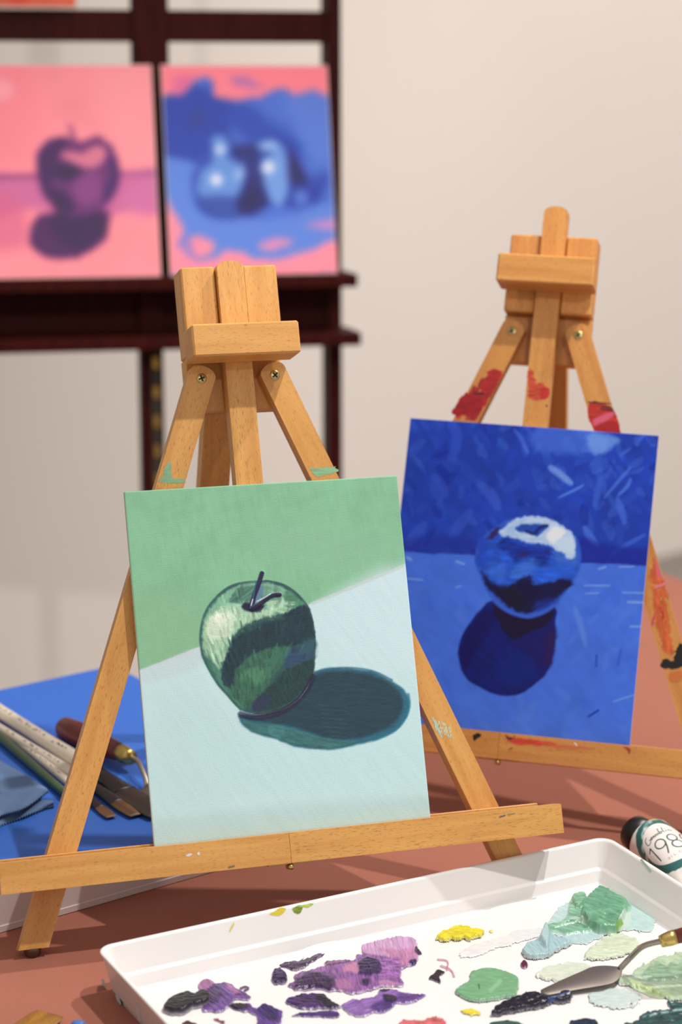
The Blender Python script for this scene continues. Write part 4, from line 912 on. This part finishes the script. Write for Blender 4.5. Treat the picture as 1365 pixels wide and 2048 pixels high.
# rag with pinked edges
def rag():
    e = empty('cleaning_rag', on_box(30, 1600), 0, 'folded blue-grey rag with zigzag cut edges on the blue box', 'rag')
    def sheet(fold_px, edge_px, hz0, hz1, bulge, name):
        A = spline(np.array(fold_px, float), 8, False); B = spline(np.array(edge_px, float), 8, False)
        n = 90; m = 14
        def samp(P, t):
            i = t * (len(P) - 1); k = np.minimum(i.astype(int), len(P) - 2); fr = (i - k)[:, None]; return P[k] * (1 - fr) + P[k+1] * fr
        t = np.linspace(0, 1, n); a = samp(A, t); b = samp(B, t); bm = bmesh.new(); rows = []
        for j in range(m + 1):
            s_ = j / m; row = []
            for i in range(n):
                q = a[i] * (1 - s_) + b[i] * s_
                h = hz0 * (1 - s_) + hz1 * s_ + bulge * math.sin(s_ * math.pi) * (1 - .6 * t[i]) + .06 * math.sin(i * .21 + j * .5)
                P = on_box(q[0], q[1], max(.05, h))
                if j == m: P = P + np.array([.0, -.3, 0]) * (1 if i % 2 else -.6)
                row.append(bm.verts.new(P))
            rows.append(row)
        for j in range(m):
            for i in range(n - 1): bm.faces.new((rows[j][i], rows[j][i+1], rows[j+1][i+1], rows[j+1][i]))
        o = link(name, to_mesh(bm, True), M['rag'], e); md = o.modifiers.new('thick', 'SOLIDIFY'); md.thickness = .0011; md.offset = 0
        # dark fray along the cut
        return o
    sheet([(-130, 1560), (-60, 1580), (0, 1612), (60, 1600), (106, 1602)], [(-110, 1700), (-60, 1680), (0, 1652), (60, 1629), (108, 1611)], .35, .1, .12, 'lower_fold')
    sheet([(-140, 1440), (-70, 1478), (0, 1521), (50, 1550), (92, 1577)], [(-130, 1690), (-60, 1660), (0, 1632), (50, 1616), (97, 1582)], .5, .75, .45, 'upper_fold')
rag()

# ------------------------------------------------------------------ white palette tray
tyaw = 0.5002423; ru = np.array([math.cos(tyaw), math.sin(tyaw), 0]); rv = np.array([-ru[1], ru[0], 0])
T0 = np.array([-15.7944, 133.1143, TABLE]); TW, TD, TH = 41.13, 30.5, 3.3
tray = empty('palette_tray', T0 + ru * TW / 2 - rv * TD / 2, tyaw, 'white plastic tray used as a palette, covered in paint dabs', 'tray')
trM = mat4(T0, ru, rv, (0, 0, 1))                       # local x along the long back edge, y negative towards camera
def rrect(ins, z, rad, k=6):
    x0, x1, y0, y1 = ins, TW - ins, -TD + ins, -ins; r = max(.15, rad - ins * .6); out = []
    for cx, cy, a0 in ((x1 - r, y1 - r, 0), (x0 + r, y1 - r, 90), (x0 + r, y0 + r, 180), (x1 - r, y0 + r, 270)):
        for i in range(k + 1):
            a = math.radians(a0 + 90 * i / k); out.append((cx + r * math.cos(a), cy + r * math.sin(a), z))
    return out
def tray_mesh():
    prof = [(1.35, .02), (1.0, 0), (.95, .06), (.92, .5), (.74, .55), (.70, .62), (.14, 3.05), (.02, 3.16), (0, 3.24), (.05, 3.3), (.16, 3.32), (.28, 3.28), (.36, 3.15), (.86, 1.42), (.92, 1.34), (1.12, 1.28), (1.18, 1.2), (1.42, .52), (1.55, .38), (1.75, .33)]
    bm = bmesh.new(); rings = [[bm.verts.new(p) for p in rrect(i, z, 1.15)] for i, z in prof]
    for a, b in zip(rings, rings[1:]):
        n = len(a)
        for k in range(n): bm.faces.new((a[k], a[(k+1) % n], b[(k+1) % n], b[k]))
    bm.faces.new(rings[0][::-1]); bm.faces.new(rings[-1])
    return to_mesh(bm, True)
me = tray_mesh(); link('tray_body', me, M['white'], tray, trM)
ZF = TABLE + .42
def sheet():
    nx, ny = 90, 60; V = []
    for j in range(ny):
        for i in range(nx):
            x = 2.1 + (TW - 4.2) * i / (nx - 1); s_ = j / (ny - 1)
            wob = .28 * math.sin(x * .42 + 1.1) + .12 * math.sin(x * 1.3)
            yb = -2.25 + wob; y = yb + (-TD + 2.2 - yb) * s_
            z = .385 + .5 * max(0, 1 - s_ / .07) ** 2 * max(0, .55 + .45 * math.sin(x * .33 + 2.2))
            V.append((x, y, z))
    V = np.array(V); o = link('palette_sheet', grid_mesh('palette_sheet', V, nx, ny), M['paper'], None, trM)
    tag(o, 'thin white palette sheet lining the floor of the tray', 'paper')
    return o
sheet()

base_w = (240, 237, 235)
def dab(bbox, fn, res=.05, thr=.16, label=None):
    return wedge_patch('paint_dab', tray, np.array([T0[0], T0[1], ZF]), ru, rv, np.array([0, 0, 1.]), bbox, fn, base_w, res, thr, M['dab'], .0, label, ck=.74)
def mk(o, k):
    def conv(pts): return [(o[0] + x * k, o[1] + y * k) for x, y in pts]
    return conv
A_ = mk((300, 1780), 420 / 1365); B_ = mk((540, 1850), 360 / 1365); C_ = mk((780, 1700), 585 / 1365)
def bb(pts, m=8):
    P = np.array(pts); return (P[:, 0].min() - m, P[:, 1].min() - m, P[:, 0].max() + m, P[:, 1].max() + m)
def simple(conv, pts, col, h=.1, warp=3, ws=8, tex=.2, tang=0, soft=2, extra=None, label=None, seed=1):
    P = conv(pts)
    def fn(p):
        p.poly(P, col, soft, warp=warp, ws=ws, h=h, tex=tex, tang=tang, tscale=2.2, seed=seed)
        if extra: extra(p)
    return dab(bb(P), fn, label=label)
# violets
def x(p):
    p.poly(A_([(310, 620), (370, 578), (425, 612), (392, 655), (330, 662)]), (168, 98, 156), 2, warp=2, tex=.2, tang=.9, h=.05)
    p.poly(A_([(540, 640), (600, 690), (560, 700), (500, 640), (510, 610)]), (182, 118, 172), 4, warp=3, tex=.2)
    p.poly(A_([(400, 640), (460, 630), (470, 700), (400, 760), (350, 760)]), (88, 52, 128), 5, warp=4, tex=.25)
    p.stroke(A_([(590, 640), (620, 630), (640, 640), (615, 655)]), 5, (90, 44, 120), .95, 1.5); p.stroke(A_([(560, 690), (640, 690)]), 6, (104, 60, 140), .9, 1.5, br=.4)
simple(A_, [(345, 670), (420, 612), (500, 604), (560, 640), (655, 690), (640, 715), (560, 715), (530, 745), (470, 790), (400, 795), (350, 795), (340, 770)], (124, 80, 164), .12, tang=.7, extra=x, label='violet smear')
def x(p): p.poly(A_([(600, 640), (640, 630)] + [(640, 640), (610, 656)]), (90, 44, 120), 2)
simple(A_, [(88, 775), (120, 728), (190, 694), (250, 682), (290, 690), (340, 664), (385, 690), (382, 742), (330, 762), (280, 770), (225, 806), (150, 814), (102, 798)], (24, 10, 36), .4, warp=2, tex=.04, soft=3.5, label='thick blackish violet blob')
def x(p): p.poly(A_([(700, 770), (760, 750), (830, 790), (820, 860), (740, 850)]), (72, 36, 134), 4, warp=4, tex=.3, tang=.8); p.poly(A_([(520, 750), (590, 738), (640, 770), (560, 782)]), (40, 20, 60), 3)
simple(A_, [(518, 752), (600, 735), (660, 745), (690, 775), (740, 740), (830, 780), (862, 795), (845, 875), (780, 900), (700, 890), (700, 830), (640, 795), (560, 784)], (112, 70, 160), .12, tang=.8, extra=x)
simple(A_, [(840, 495), (920, 440), (960, 410), (1060, 412), (1145, 403), (1135, 430), (1060, 468), (980, 518), (900, 515)], (82, 40, 98), .12, tex=.35, tang=-.4)
simple(A_, [(798, 545), (840, 512), (882, 550), (888, 600), (840, 616), (800, 606)], (68, 34, 104), .2, tex=.3)
def x(p):
    p.poly(B_([(690, 170), (740, 138), (900, 106), (1000, 92), (1105, 120), (1110, 210), (950, 265), (850, 245), (720, 235)]), (204, 156, 200), 2.5, warp=3, tex=.16, tang=1.4, h=.03)
    p.poly(B_([(820, 195), (960, 200), (1105, 200), (1108, 290), (960, 325), (900, 235)]), (196, 132, 176), 3, warp=3, tex=.18, tang=1.4)
    p.poly(B_([(800, 300), (960, 260), (990, 330), (980, 400), (830, 420)]), (160, 104, 176), 4, warp=4, tex=.3)
    p.poly(B_([(665, 300), (720, 268), (820, 285), (835, 370), (760, 395), (672, 380)]), (66, 32, 112), 3, warp=4, tex=.25, h=.08)
    p.poly(B_([(185, 490), (215, 410), (330, 365), (450, 400), (505, 450), (470, 495), (330, 482)]), (74, 40, 100), 5, warp=5, tex=.35, h=.06)
    p.poly(B_([(560, 320), (650, 295), (672, 370), (570, 362)]), (208, 140, 172), 4, warp=3, a=.9); p.poly(B_([(500, 440), (600, 420), (640, 500), (520, 500)]), (186, 122, 168), 5, warp=4, a=.8)
    p.poly(B_([(420, 300), (440, 278), (640, 272), (540, 310)]), (150, 92, 148), 3, warp=3, tex=.2); p.stroke(B_([(380, 320), (500, 310), (600, 290)]), 3, (110, 50, 96), .8, 1.2)
    p.poly(B_([(1060, 285), (1110, 270), (1108, 300), (1065, 312)]), (76, 38, 128), 2); p.poly(B_([(1105, 180), (1125, 178), (1155, 220), (1105, 222)]), (66, 40, 92), 1.5)
    p.poly(B_([(700, 430), (750, 425), (745, 470), (710, 470)]), (60, 24, 110), 3); p.poly(B_([(860, 430), (1010, 465), (900, 468), (830, 455)]), (198, 140, 182), 3, warp=3, a=.9)
simple(B_, [(135, 460), (195, 435), (190, 380), (300, 350), (420, 310), (430, 280), (550, 275), (650, 268), (650, 235), (700, 230), (690, 170), (740, 138), (900, 108), (990, 92), (1085, 110), (1112, 140), (1108, 292), (1060, 312), (980, 350), (990, 400), (1010, 470), (900, 462), (820, 482), (740, 505), (620, 525), (540, 505), (460, 502), (380, 478), (300, 482), (190, 492)], (150, 96, 166), .14, tex=.25, tang=1.3, extra=x, label='broad lilac and violet scraping')
simple(B_, [(120, 580), (200, 540), (290, 524), (400, 530), (470, 580), (542, 632), (400, 637), (250, 642), (170, 612)], (88, 48, 124), .14, tex=.3, tang=.1, extra=lambda p: p.poly(B_([(380, 535), (470, 585), (530, 630), (420, 625), (350, 580)]), (48, 22, 66), 4, warp=3))
simple(B_, [(165, 687), (350, 655), (512, 655), (505, 706), (380, 700)], (88, 48, 142), .08, tex=.3)
def x(p):
    p.poly(B_([(800, 600), (900, 560), (960, 590), (870, 660), (760, 650)]), (96, 52, 150), 4, warp=3, tex=.25, tang=-.5); p.poly(B_([(860, 535), (950, 550), (955, 590), (880, 580)]), (54, 28, 84), 3, warp=2, h=.06); p.poly(B_([(840, 495), (910, 485), (900, 510), (850, 515)]), (60, 34, 90), 2)
    p.poly(B_([(960, 530), (1060, 530), (1170, 538), (1060, 592), (980, 590)]), (112, 68, 160), 4, warp=2, tex=.2, tang=.2)
simple(B_, [(540, 612), (640, 570), (740, 560), (820, 530), (840, 495), (910, 485), (1010, 510), (1180, 535), (1065, 596), (960, 592), (870, 662), (800, 662), (720, 702), (620, 682)], (150, 106, 184), .1, tex=.2, tang=-.4, extra=x)
def x(p): p.stroke(C_([(225, 510), (270, 520), (265, 560)]), 4, (196, 96, 130), .7, 2, br=.5); p.stroke(C_([(240, 540), (285, 560), (300, 590)]), 5, (196, 100, 134), .7, 2, br=.5); p.poly(C_([(210, 570), (225, 558), (255, 572), (230, 592), (240, 625), (205, 610), (185, 598)]), (48, 16, 50), 2, warp=3, h=.1)
dab((852, 1912, 918, 1976), lambda p: x(p))
simple(C_, [(220, 405), (280, 375), (350, 362), (400, 376), (442, 385), (430, 405), (390, 415), (380, 430), (350, 420), (290, 427), (235, 427)], (240, 222, 40), .28, warp=4, tex=.14, label='bright yellow dab')
simple(C_, [(465, 378), (480, 374), (484, 386), (470, 388)], (240, 226, 60), .1)
simple(C_, [(320, 490), (380, 450), (480, 420), (600, 378), (724, 368), (700, 402), (600, 432), (460, 472), (380, 502)], (244, 242, 241), .06, warp=4, tex=.05, label='white paint streak')
def x(p):
    p.poly(C_([(725, 360), (800, 335), (830, 300), (840, 250), (880, 214), (920, 222), (960, 214), (985, 195), (1010, 214), (1100, 250), (1128, 275), (1100, 312), (1080, 380), (1000, 392), (940, 382), (870, 395), (800, 395)]), (140, 194, 160), 3, warp=4, h=.14, tex=.2, tang=.2)
    for j in range(9): p.stroke(C_([(770 + j * 16, 372 - j * 7), (850 + j * 6, 352 - (j % 4) * 8), (925, 335 + (j * 9) % 44)]), 3, [(206, 226, 210), (104, 168, 130), (190, 218, 200)][j % 3], .85, 1.2, br=.3, h=.08)
    p.poly(C_([(898, 300), (915, 260), (950, 225), (985, 197), (1062, 240), (1108, 272), (1086, 345), (1060, 392), (980, 394), (932, 364), (902, 332)]), (118, 180, 142), 2.5, warp=3, h=.5, tex=.10, tang=.2)
    p.poly(C_([(850, 235), (885, 214), (915, 224), (905, 260), (870, 280)]), (134, 190, 152), 2, warp=2, h=.25, tex=.15)
    p.poly(C_([(1088, 322), (1124, 296), (1116, 352), (1062, 388)]), (210, 228, 216), 2, warp=2, h=.1); p.stroke(C_([(1060, 386), (1086, 356)]), 5, (134, 190, 66), .95, 1.5)
simple(C_, [(835, 230), (900, 190), (1000, 178), (1100, 212), (1235, 308), (1222, 378), (1120, 372), (1040, 384), (950, 424), (880, 444), (810, 412), (728, 362)], (196, 225, 221), .05, warp=5, tex=.06, tang=.4, extra=x, label='large mint green heap')
def x(p): p.stroke(C_([(730, 372), (735, 430), (742, 500)]), 3, (150, 186, 196), .8, 1.5); p.poly(C_([(700, 440), (728, 368), (745, 420), (735, 480)]), (188, 216, 220), 4, h=.5, a=.8)
simple(C_, [(618, 490), (640, 450), (700, 420), (730, 366), (760, 408), (848, 440), (790, 470), (740, 506), (660, 510)], (176, 208, 213), .35, warp=3, tex=.08, tang=.8, extra=x, label='pale aqua cone of paint')
simple(C_, [(905, 497), (960, 440), (1010, 410), (1080, 400), (1162, 430), (1152, 470), (1080, 502), (1000, 512), (940, 517)], (222, 232, 202), .2, warp=5, tex=.09)
simple(C_, [(612, 530), (625, 516), (642, 524), (645, 545), (628, 553), (612, 545)], (124, 24, 76), .12, warp=2, tex=.3)
simple(C_, [(690, 572), (760, 545), (860, 526), (935, 545), (900, 590), (820, 612), (740, 612), (690, 592)], (229, 236, 214), .16, warp=5, tex=.06)
def x(p): p.stroke(C_([(470, 670), (500, 640), (515, 625)]), 8, (160, 206, 164), .8, 2.5, br=.3); p.stroke(C_([(415, 640), (418, 660)]), 2.5, (70, 120, 84), .8, 1)
simple(C_, [(306, 662), (370, 612), (380, 575), (430, 562), (490, 561), (570, 585), (602, 610), (590, 682), (540, 692), (480, 706), (390, 712), (330, 687)], (128, 186, 138), .22, warp=2, tex=.07, extra=x, label='round sage green dab')
def x(p): p.stroke(C_([(740, 722), (790, 704), (852, 684)]), 4, (70, 100, 172), .95, 1.2, h=.08)
simple(C_, [(476, 772), (520, 730), (600, 700), (650, 680), (690, 684), (740, 702), (800, 680), (850, 682), (832, 716), (760, 722), (680, 746), (580, 762), (500, 778)], (20, 16, 46), .4, warp=3, tex=.1, extra=x, label='thick navy ridge')
simple(C_, [(330, 750), (380, 744), (422, 760), (412, 774), (370, 770)], (246, 226, 50), .12, tex=.08)
simple(C_, [(40, 806), (90, 796), (140, 798), (200, 784), (245, 788), (245, 830), (60, 830)], (224, 112, 116), .1, warp=5, tex=.2)
def x(p):
    p.poly(C_([(1180, 600), (1250, 540), (1300, 545), (1420, 540), (1420, 600), (1250, 622)]), (152, 186, 152), 4, warp=6, tex=.15, h=.1); p.poly(C_([(1120, 615), (1200, 630), (1320, 690), (1250, 690), (1150, 650)]), (200, 222, 164), 4, warp=4, tex=.1)
    for j in range(6): p.stroke(C_([(1080 + j * 30, 600 + j * 8), (1200 + j * 20, 590 + j * 18)]), 3, [(170, 204, 178), (226, 236, 222)][j % 2], .8, 1.5, br=.4)
simple(C_, [(1050, 612), (1130, 580), (1220, 520), (1300, 500), (1420, 480), (1420, 690), (1300, 696), (1200, 655), (1130, 640)], (192, 216, 180), .18, warp=6, tex=.1, tang=.3, extra=x, label='broad pale green scraping')
def x(p):
    for j in range(10): p.stroke(C_([(1180 + j * 18, 790 - j * 4), (1240 + j * 16, 770 - j * 2)]), 4, [(120, 176, 168), (30, 70, 76), (214, 230, 226)][j % 3], .85, 1.5, br=.4)
simple(C_, [(1175, 775), (1240, 750), (1312, 745), (1296, 708), (1350, 720), (1420, 730), (1420, 860), (1200, 860), (1085, 815), (1160, 800)], (46, 100, 100), .15, warp=6, tex=.35, extra=x, label='dark teal smear')
simple(C_, [(930, 690), (990, 660), (1070, 650), (1180, 680), (1160, 715), (1060, 740), (960, 728)], (216, 231, 226), .1, warp=9, ws=7, tex=.06)
simple(C_, [(840, 806), (890, 794), (960, 796), (965, 840), (850, 840)], (38, 62, 82), .15, warp=3, tex=.2)
simple(C_, [(470, 810), (540, 800), (610, 808), (620, 840), (480, 840)], (64, 112, 96), .15, warp=3, tex=.2)
simple(A_, [(210, 870), (240, 855), (300, 868), (310, 900), (215, 900)], (110, 34, 60), .08, warp=3, tex=.3)
simple(A_, [(420, 836), (445, 838), (455, 852), (478, 845), (482, 866), (450, 866)], (150, 60, 84), .05, warp=3)
# stains on the tray walls
def wall_patch(bbox, fn, ins0, z0, ins1, z1, side):
    if side == 'back':
        P0 = T0 + ru * 1 - rv * ins0 + np.array([0, 0, z0]); P1 = T0 + ru * 1 - rv * ins1 + np.array([0, 0, z1]); Aax = ru; inside = -rv
    elif side == 'left':
        P0 = T0 + ru * ins0 - rv * 1 + np.array([0, 0, z0]); P1 = T0 + ru * ins1 - rv * 1 + np.array([0, 0, z1]); Aax = rv; inside = -ru
    elif side == 'right':
        P0 = T0 + ru * (TW - ins0) - rv * 1 + np.array([0, 0, z0]); P1 = T0 + ru * (TW - ins1) - rv * 1 + np.array([0, 0, z1]); Aax = rv; inside = -ru
    Bax = P0 - P1; Bax /= np.linalg.norm(Bax); Nn = np.cross(Aax, Bax)
    if Nn @ inside < 0: Nn = -Nn
    wedge_patch('paint_stain', tray, P1, Aax, Bax, Nn, bbox, fn, base_w, .05, .4, M['stain'], .012, ck=.85)
for bbx, f in (
    ((530, 1806, 580, 1840), lambda p: p.poly([(538, 1828), (548, 1822), (556, 1816), (572, 1814), (568, 1825), (556, 1832)], (246, 222, 70), 2, warp=2, tex=.1)),
    ((580, 1798, 634, 1834), lambda p: (p.poly([(584, 1818), (592, 1811), (606, 1812), (603, 1824), (594, 1829)], (158, 186, 74), 2, warp=3, tex=.25), p.poly([(598, 1813), (618, 1806), (628, 1808), (612, 1815)], (196, 208, 92), 2, warp=2, tex=.2))),
    ((452, 1840, 476, 1870), lambda p: p.stroke([(468, 1846), (464, 1854), (460, 1863)], 6, (240, 226, 110), .85, 2, taper=.3))):
    wall_patch(bbx, f, .36, 3.15, .86, 1.42, 'back')
wall_patch((1276, 1712, 1312, 1750), lambda p: p.stroke([(1284, 1720), (1294, 1732), (1302, 1742)], 6, (170, 214, 196), .8, 2.5), .36, 3.15, .86, 1.42, 'right')
for bbx, a_, b_ in (((198, 1950, 222, 1995), (206, 1960), (213, 1985)), ((226, 1982, 248, 2016), (234, 1990), (240, 2008)), ((268, 2002, 290, 2048), (275, 2010), (280, 2040))):
    wall_patch(bbx, (lambda a_, b_: lambda p: p.stroke([a_, b_], 7, (184, 208, 200), .7, 3))(a_, b_), .70, .62, .14, 3.05, 'left')

# knife lying across the tray
tp0 = at_z(1084, 1987, TABLE + .62); tp1 = at_z(1240, 1938, TABLE + 1.0); q1 = at_z(1262, 1915, TABLE + 1.75); q2 = at_z(1288, 1892, TABLE + 3.0); q3 = at_z(1322, 1884, TABLE + 3.75)
fr0 = at_z(1350, 1874, TABLE + 4.05); hdir = fr0 - q3; hdir /= np.linalg.norm(hdir)
palette_knife('palette_knife', 'palette knife with a grey trowel blade resting in the white tray', fr0 + hdir * 11.5 * np.array([1, 1, .55]), fr0, q3, [q2, q1, tp1 + (q1 - tp1) * .25, tp1],
              [tp1 + np.array([0, 0, .02]), tp1 * .7 + tp0 * .3 + np.array([0, 0, -.05]), tp1 * .35 + tp0 * .65, tp0], 1.3, .72)

# ------------------------------------------------------------------ paint tube
def tube():
    ax = np.array([math.cos(math.radians(-62)), math.sin(math.radians(-62)), 0]); sd = np.array([-ax[1], ax[0], 0])   # sd: to the far right
    Rr = 1.95
    s0 = at_z(1298, 1682, TABLE + Rr); O = np.array([s0[0], s0[1], TABLE])
    e = empty('paint_tube', O, math.radians(-62), 'white oil paint tube with green ring label and black cap beside the tray', 'paint tube')
    ns, nt_ = 300, 260; Lb = 13.0
    s_ = np.linspace(0, Lb, ns); th = np.linspace(-math.pi, math.pi, nt_)
    SS, TT = np.meshgrid(s_, th)
    def radii(s):
        k = np.clip(s / Lb, 0, 1); a = Rr + .85 * k ** 1.5; b = Rr * (1 - .97 * k ** 1.45)
        sh = np.clip(s / .5, 0, 1); m = .78 + .22 * np.sqrt(np.clip(1 - (1 - sh) ** 2, 0, 1)); return a * m, np.maximum(.06, b) * m
    a, b = radii(SS); zc = np.maximum(.07, radii(np.maximum(SS, .5))[1])
    Px = O + SS[..., None] * ax + (a * np.sin(TT))[..., None] * sd + np.stack([0 * SS, 0 * SS, zc + b * np.cos(TT)], -1)
    w = (TT * (a + b) / 2).ravel(); s = SS.ravel()
    p = Paint(w * 10, s * 10, (232, 226, 218))           # millimetres on the skin: x across, y away from the cap
    p.noise(.05, 12, 3); p.noise(.04, 4, 5)
    tcx, tcy = -5, 31; n = 40
    circ = lambda r: [(tcx + r * math.cos(2*math.pi*k/n), tcy + r * math.sin(2*math.pi*k/n)) for k in range(n)]
    p.poly(circ(28.5), (40, 96, 92), .5, warp=1.0, ws=4); 
    for j, (wx, wy) in enumerate(((-14, 11), (-22, 18), (-8, 7), (-27, 26))): p.stroke([(wx - 3, wy + 2), (wx, wy), (wx + 4, wy - 1)], 3.5, (214, 216, 214), .85, 1, br=.6, seed=j)
    p.poly(circ(21.3), (230, 222, 216), .4); p.noise(.02, 9, 9)
    ink = (44, 66, 54)
    def T(pts, w_=.9, col=ink): p.stroke([(tcx + x_ * 1.25 + .6, tcy + y_ * 1.25) for x_, y_ in pts], w_ * 1.15, col, 1, .25)
    def arc(cx, cy, rx, ry, a0, a1, w_=.9, n_=14): T([(cx + rx * math.cos(math.radians(a0 + (a1 - a0) * k / n_)), cy + ry * math.sin(math.radians(a0 + (a1 - a0) * k / n_))) for k in range(n_ + 1)], w_)
    y0 = 2.0
    T([(-14.5, y0 - 4.4), (-12.2, y0 - 6.2)]); T([(-12.2, y0 - 6.2), (-12.2, y0 + 6.2)])
    arc(-5.6, y0 - 2.8, 3.3, 3.4, 0, 360); T([(-2.35, y0 - 2.4), (-3.6, y0 + 2), (-5.4, y0 + 6.2)])
    arc(3.0, y0 - 3.1, 2.8, 3.0, 0, 360); arc(3.0, y0 + 3.1, 3.3, 3.2, 0, 360)
    arc(11.6, y0, 3.4, 6.2, 0, 360)
    # handwritten maker's name
    yb = -8.0
    T([(-9.2, yb - 3.6), (-11.2, yb - 2.4), (-11.8, yb + .8), (-10.2, yb + 1.8), (-7.8, yb), (-8.8, yb - .4)], .55); T([(-8, yb), (-6.6, yb - 1), (-7.4, yb + .8), (-5.8, yb - .6), (-5.6, yb + .8)], .5)
    T([(-5.6, yb + .7), (-5, yb - .8), (-4.4, yb + .7), (-3.6, yb - .8), (-3.0, yb + .7), (-2.3, yb - .7), (-1.7, yb + .7)], .5); T([(-.2, yb - 4), (-1.2, yb), (-.4, yb + .6), (.6, yb - .4), (-.6, yb - .6)], .6); T([(2.6, yb - 4), (1.6, yb - .4), (2.2, yb + .5)], .6)
    T([(3.6, yb - .8), (3.4, yb + .5)], .5); T([(3.7, yb - 2.1), (3.9, yb - 2.2)], .6); T([(4.8, yb + .5), (5.1, yb - .7), (6, yb - .5), (6.2, yb + .5), (7.4, yb)], .5)
    for word, x0 in (('OIL', -8.5), ('COLORS', 1.0)):
        for i, ch in enumerate(word):
            cx = x0 + i * 2.3; cy = 14.6; g = (120, 110, 104)
            if ch in 'OC': p.stroke([(tcx + cx + .7 * math.cos(math.radians(q)), tcy + cy + .9 * math.sin(math.radians(q))) for q in (range(40, 330, 40) if ch == 'C' else range(0, 361, 45))], .35, g, .9, .2)
            elif ch in 'IL': 
                p.stroke([(tcx + cx, tcy + cy - .9), (tcx + cx, tcy + cy + .9)], .35, g, .9, .2)
                if ch == 'L': p.stroke([(tcx + cx, tcy + cy + .9), (tcx + cx + .9, tcy + cy + .9)], .35, g, .9, .2)
            elif ch == 'R': p.stroke([(tcx + cx - .5, tcy + cy + .9), (tcx + cx - .5, tcy + cy - .9), (tcx + cx + .4, tcy + cy - .5), (tcx + cx - .3, tcy + cy), (tcx + cx + .6, tcy + cy + .9)], .35, g, .9, .2)
            else: p.stroke([(tcx + cx + .6, tcy + cy - .8), (tcx + cx - .4, tcy + cy - .5), (tcx + cx + .5, tcy + cy + .4), (tcx + cx - .5, tcy + cy + .9)], .35, g, .9, .2)
    p.stroke([(-40, 88), (40, 88)], 3, (40, 96, 92), 1, .4)
    p.poly([(-2, 1), (6, 1), (8, 3), (2, 5), (-3, 4)], (232, 222, 150), 2, warp=2, a=.8)
    V = Px.reshape(-1, 3)
    link('tube_body', grid_mesh('tube_body', V, ns, nt_, np.clip(lin(p.col), 0, 1)), M['tube'], e)
    CM = mat4(O + np.array([0, 0, Rr]), sd, np.array([0, 0, 1.]), -ax)
    link('shoulder', lathe([(0, Rr * .79, Rr * .79), (.25, Rr * .6, Rr * .6), (.35, .7, .7), (.8, .7, .7)], 40), M['white'], e, CM)
    rings = [(.35, 1.3, 1.3), (.38, 1.42, 1.42), (1.75, 1.36, 1.36), (1.95, 1.2, 1.2), (2.0, .8, .8)]
    link('cap', lathe(rings, 40), M['black'], e, CM)
M['tube'] = painted('tube_skin', .32, bump=.06, bscale=300, coat=.3)
tube()

# ------------------------------------------------------------------ small things at the edges
b_tip = at_z(100, 2027, TABLE + .35); b_back = at_z(85, 2090, TABLE + .5); d = b_back - b_tip; d[2] = 0; d /= np.linalg.norm(d)
d = np.array([-.42, -.9, 0]); d /= np.linalg.norm(d)
tail = b_tip + d * 27; tail[2] = TABLE + .6
std_brush('flat brush with golden brown bristles in front of the white tray', tail, b_tip, .70, .83, .58, 1.25, M['bristle_gold'], M['cream'], M['ferrule'])
def speck(px, py, r, col, label, name='paint_speck'):
    c = at_z(px, py, TABLE)
    prof = [(0.01, r, r * .8), (r * .15, r * .9, r * .7), (r * .28, r * .5, r * .4), (r * .32, r * .1, r * .1)]
    bm = bmesh.new(); rings = []
    for z, rx, ry in prof:
        rings.append([bm.verts.new((rx * math.cos(2*math.pi*k/20) * (1 + .15 * math.sin(k * 1.9)), ry * math.sin(2*math.pi*k/20) * (1 + .15 * math.cos(k * 2.3)), z)) for k in range(20)])
    for a, b in zip(rings, rings[1:]):
        for k in range(20): bm.faces.new((a[k], a[(k+1) % 20], b[(k+1) % 20], b[k]))
    bm.faces.new(rings[0][::-1]); bm.faces.new(rings[-1])
    o = link(name, to_mesh(bm, True), plain('speck_' + name, col, .45), None, mat4(c, (1, 0, 0), (0, 1, 0), (0, 0, 1))); tag(o, label, 'paint')
speck(157, 2046, .45, (74, 112, 180), 'small blue blot of paint on the table beside the golden brush')
speck(1284, 1289, .22, (104, 112, 92), 'tiny grey-green speck on the terracotta cover beside the farther easel')
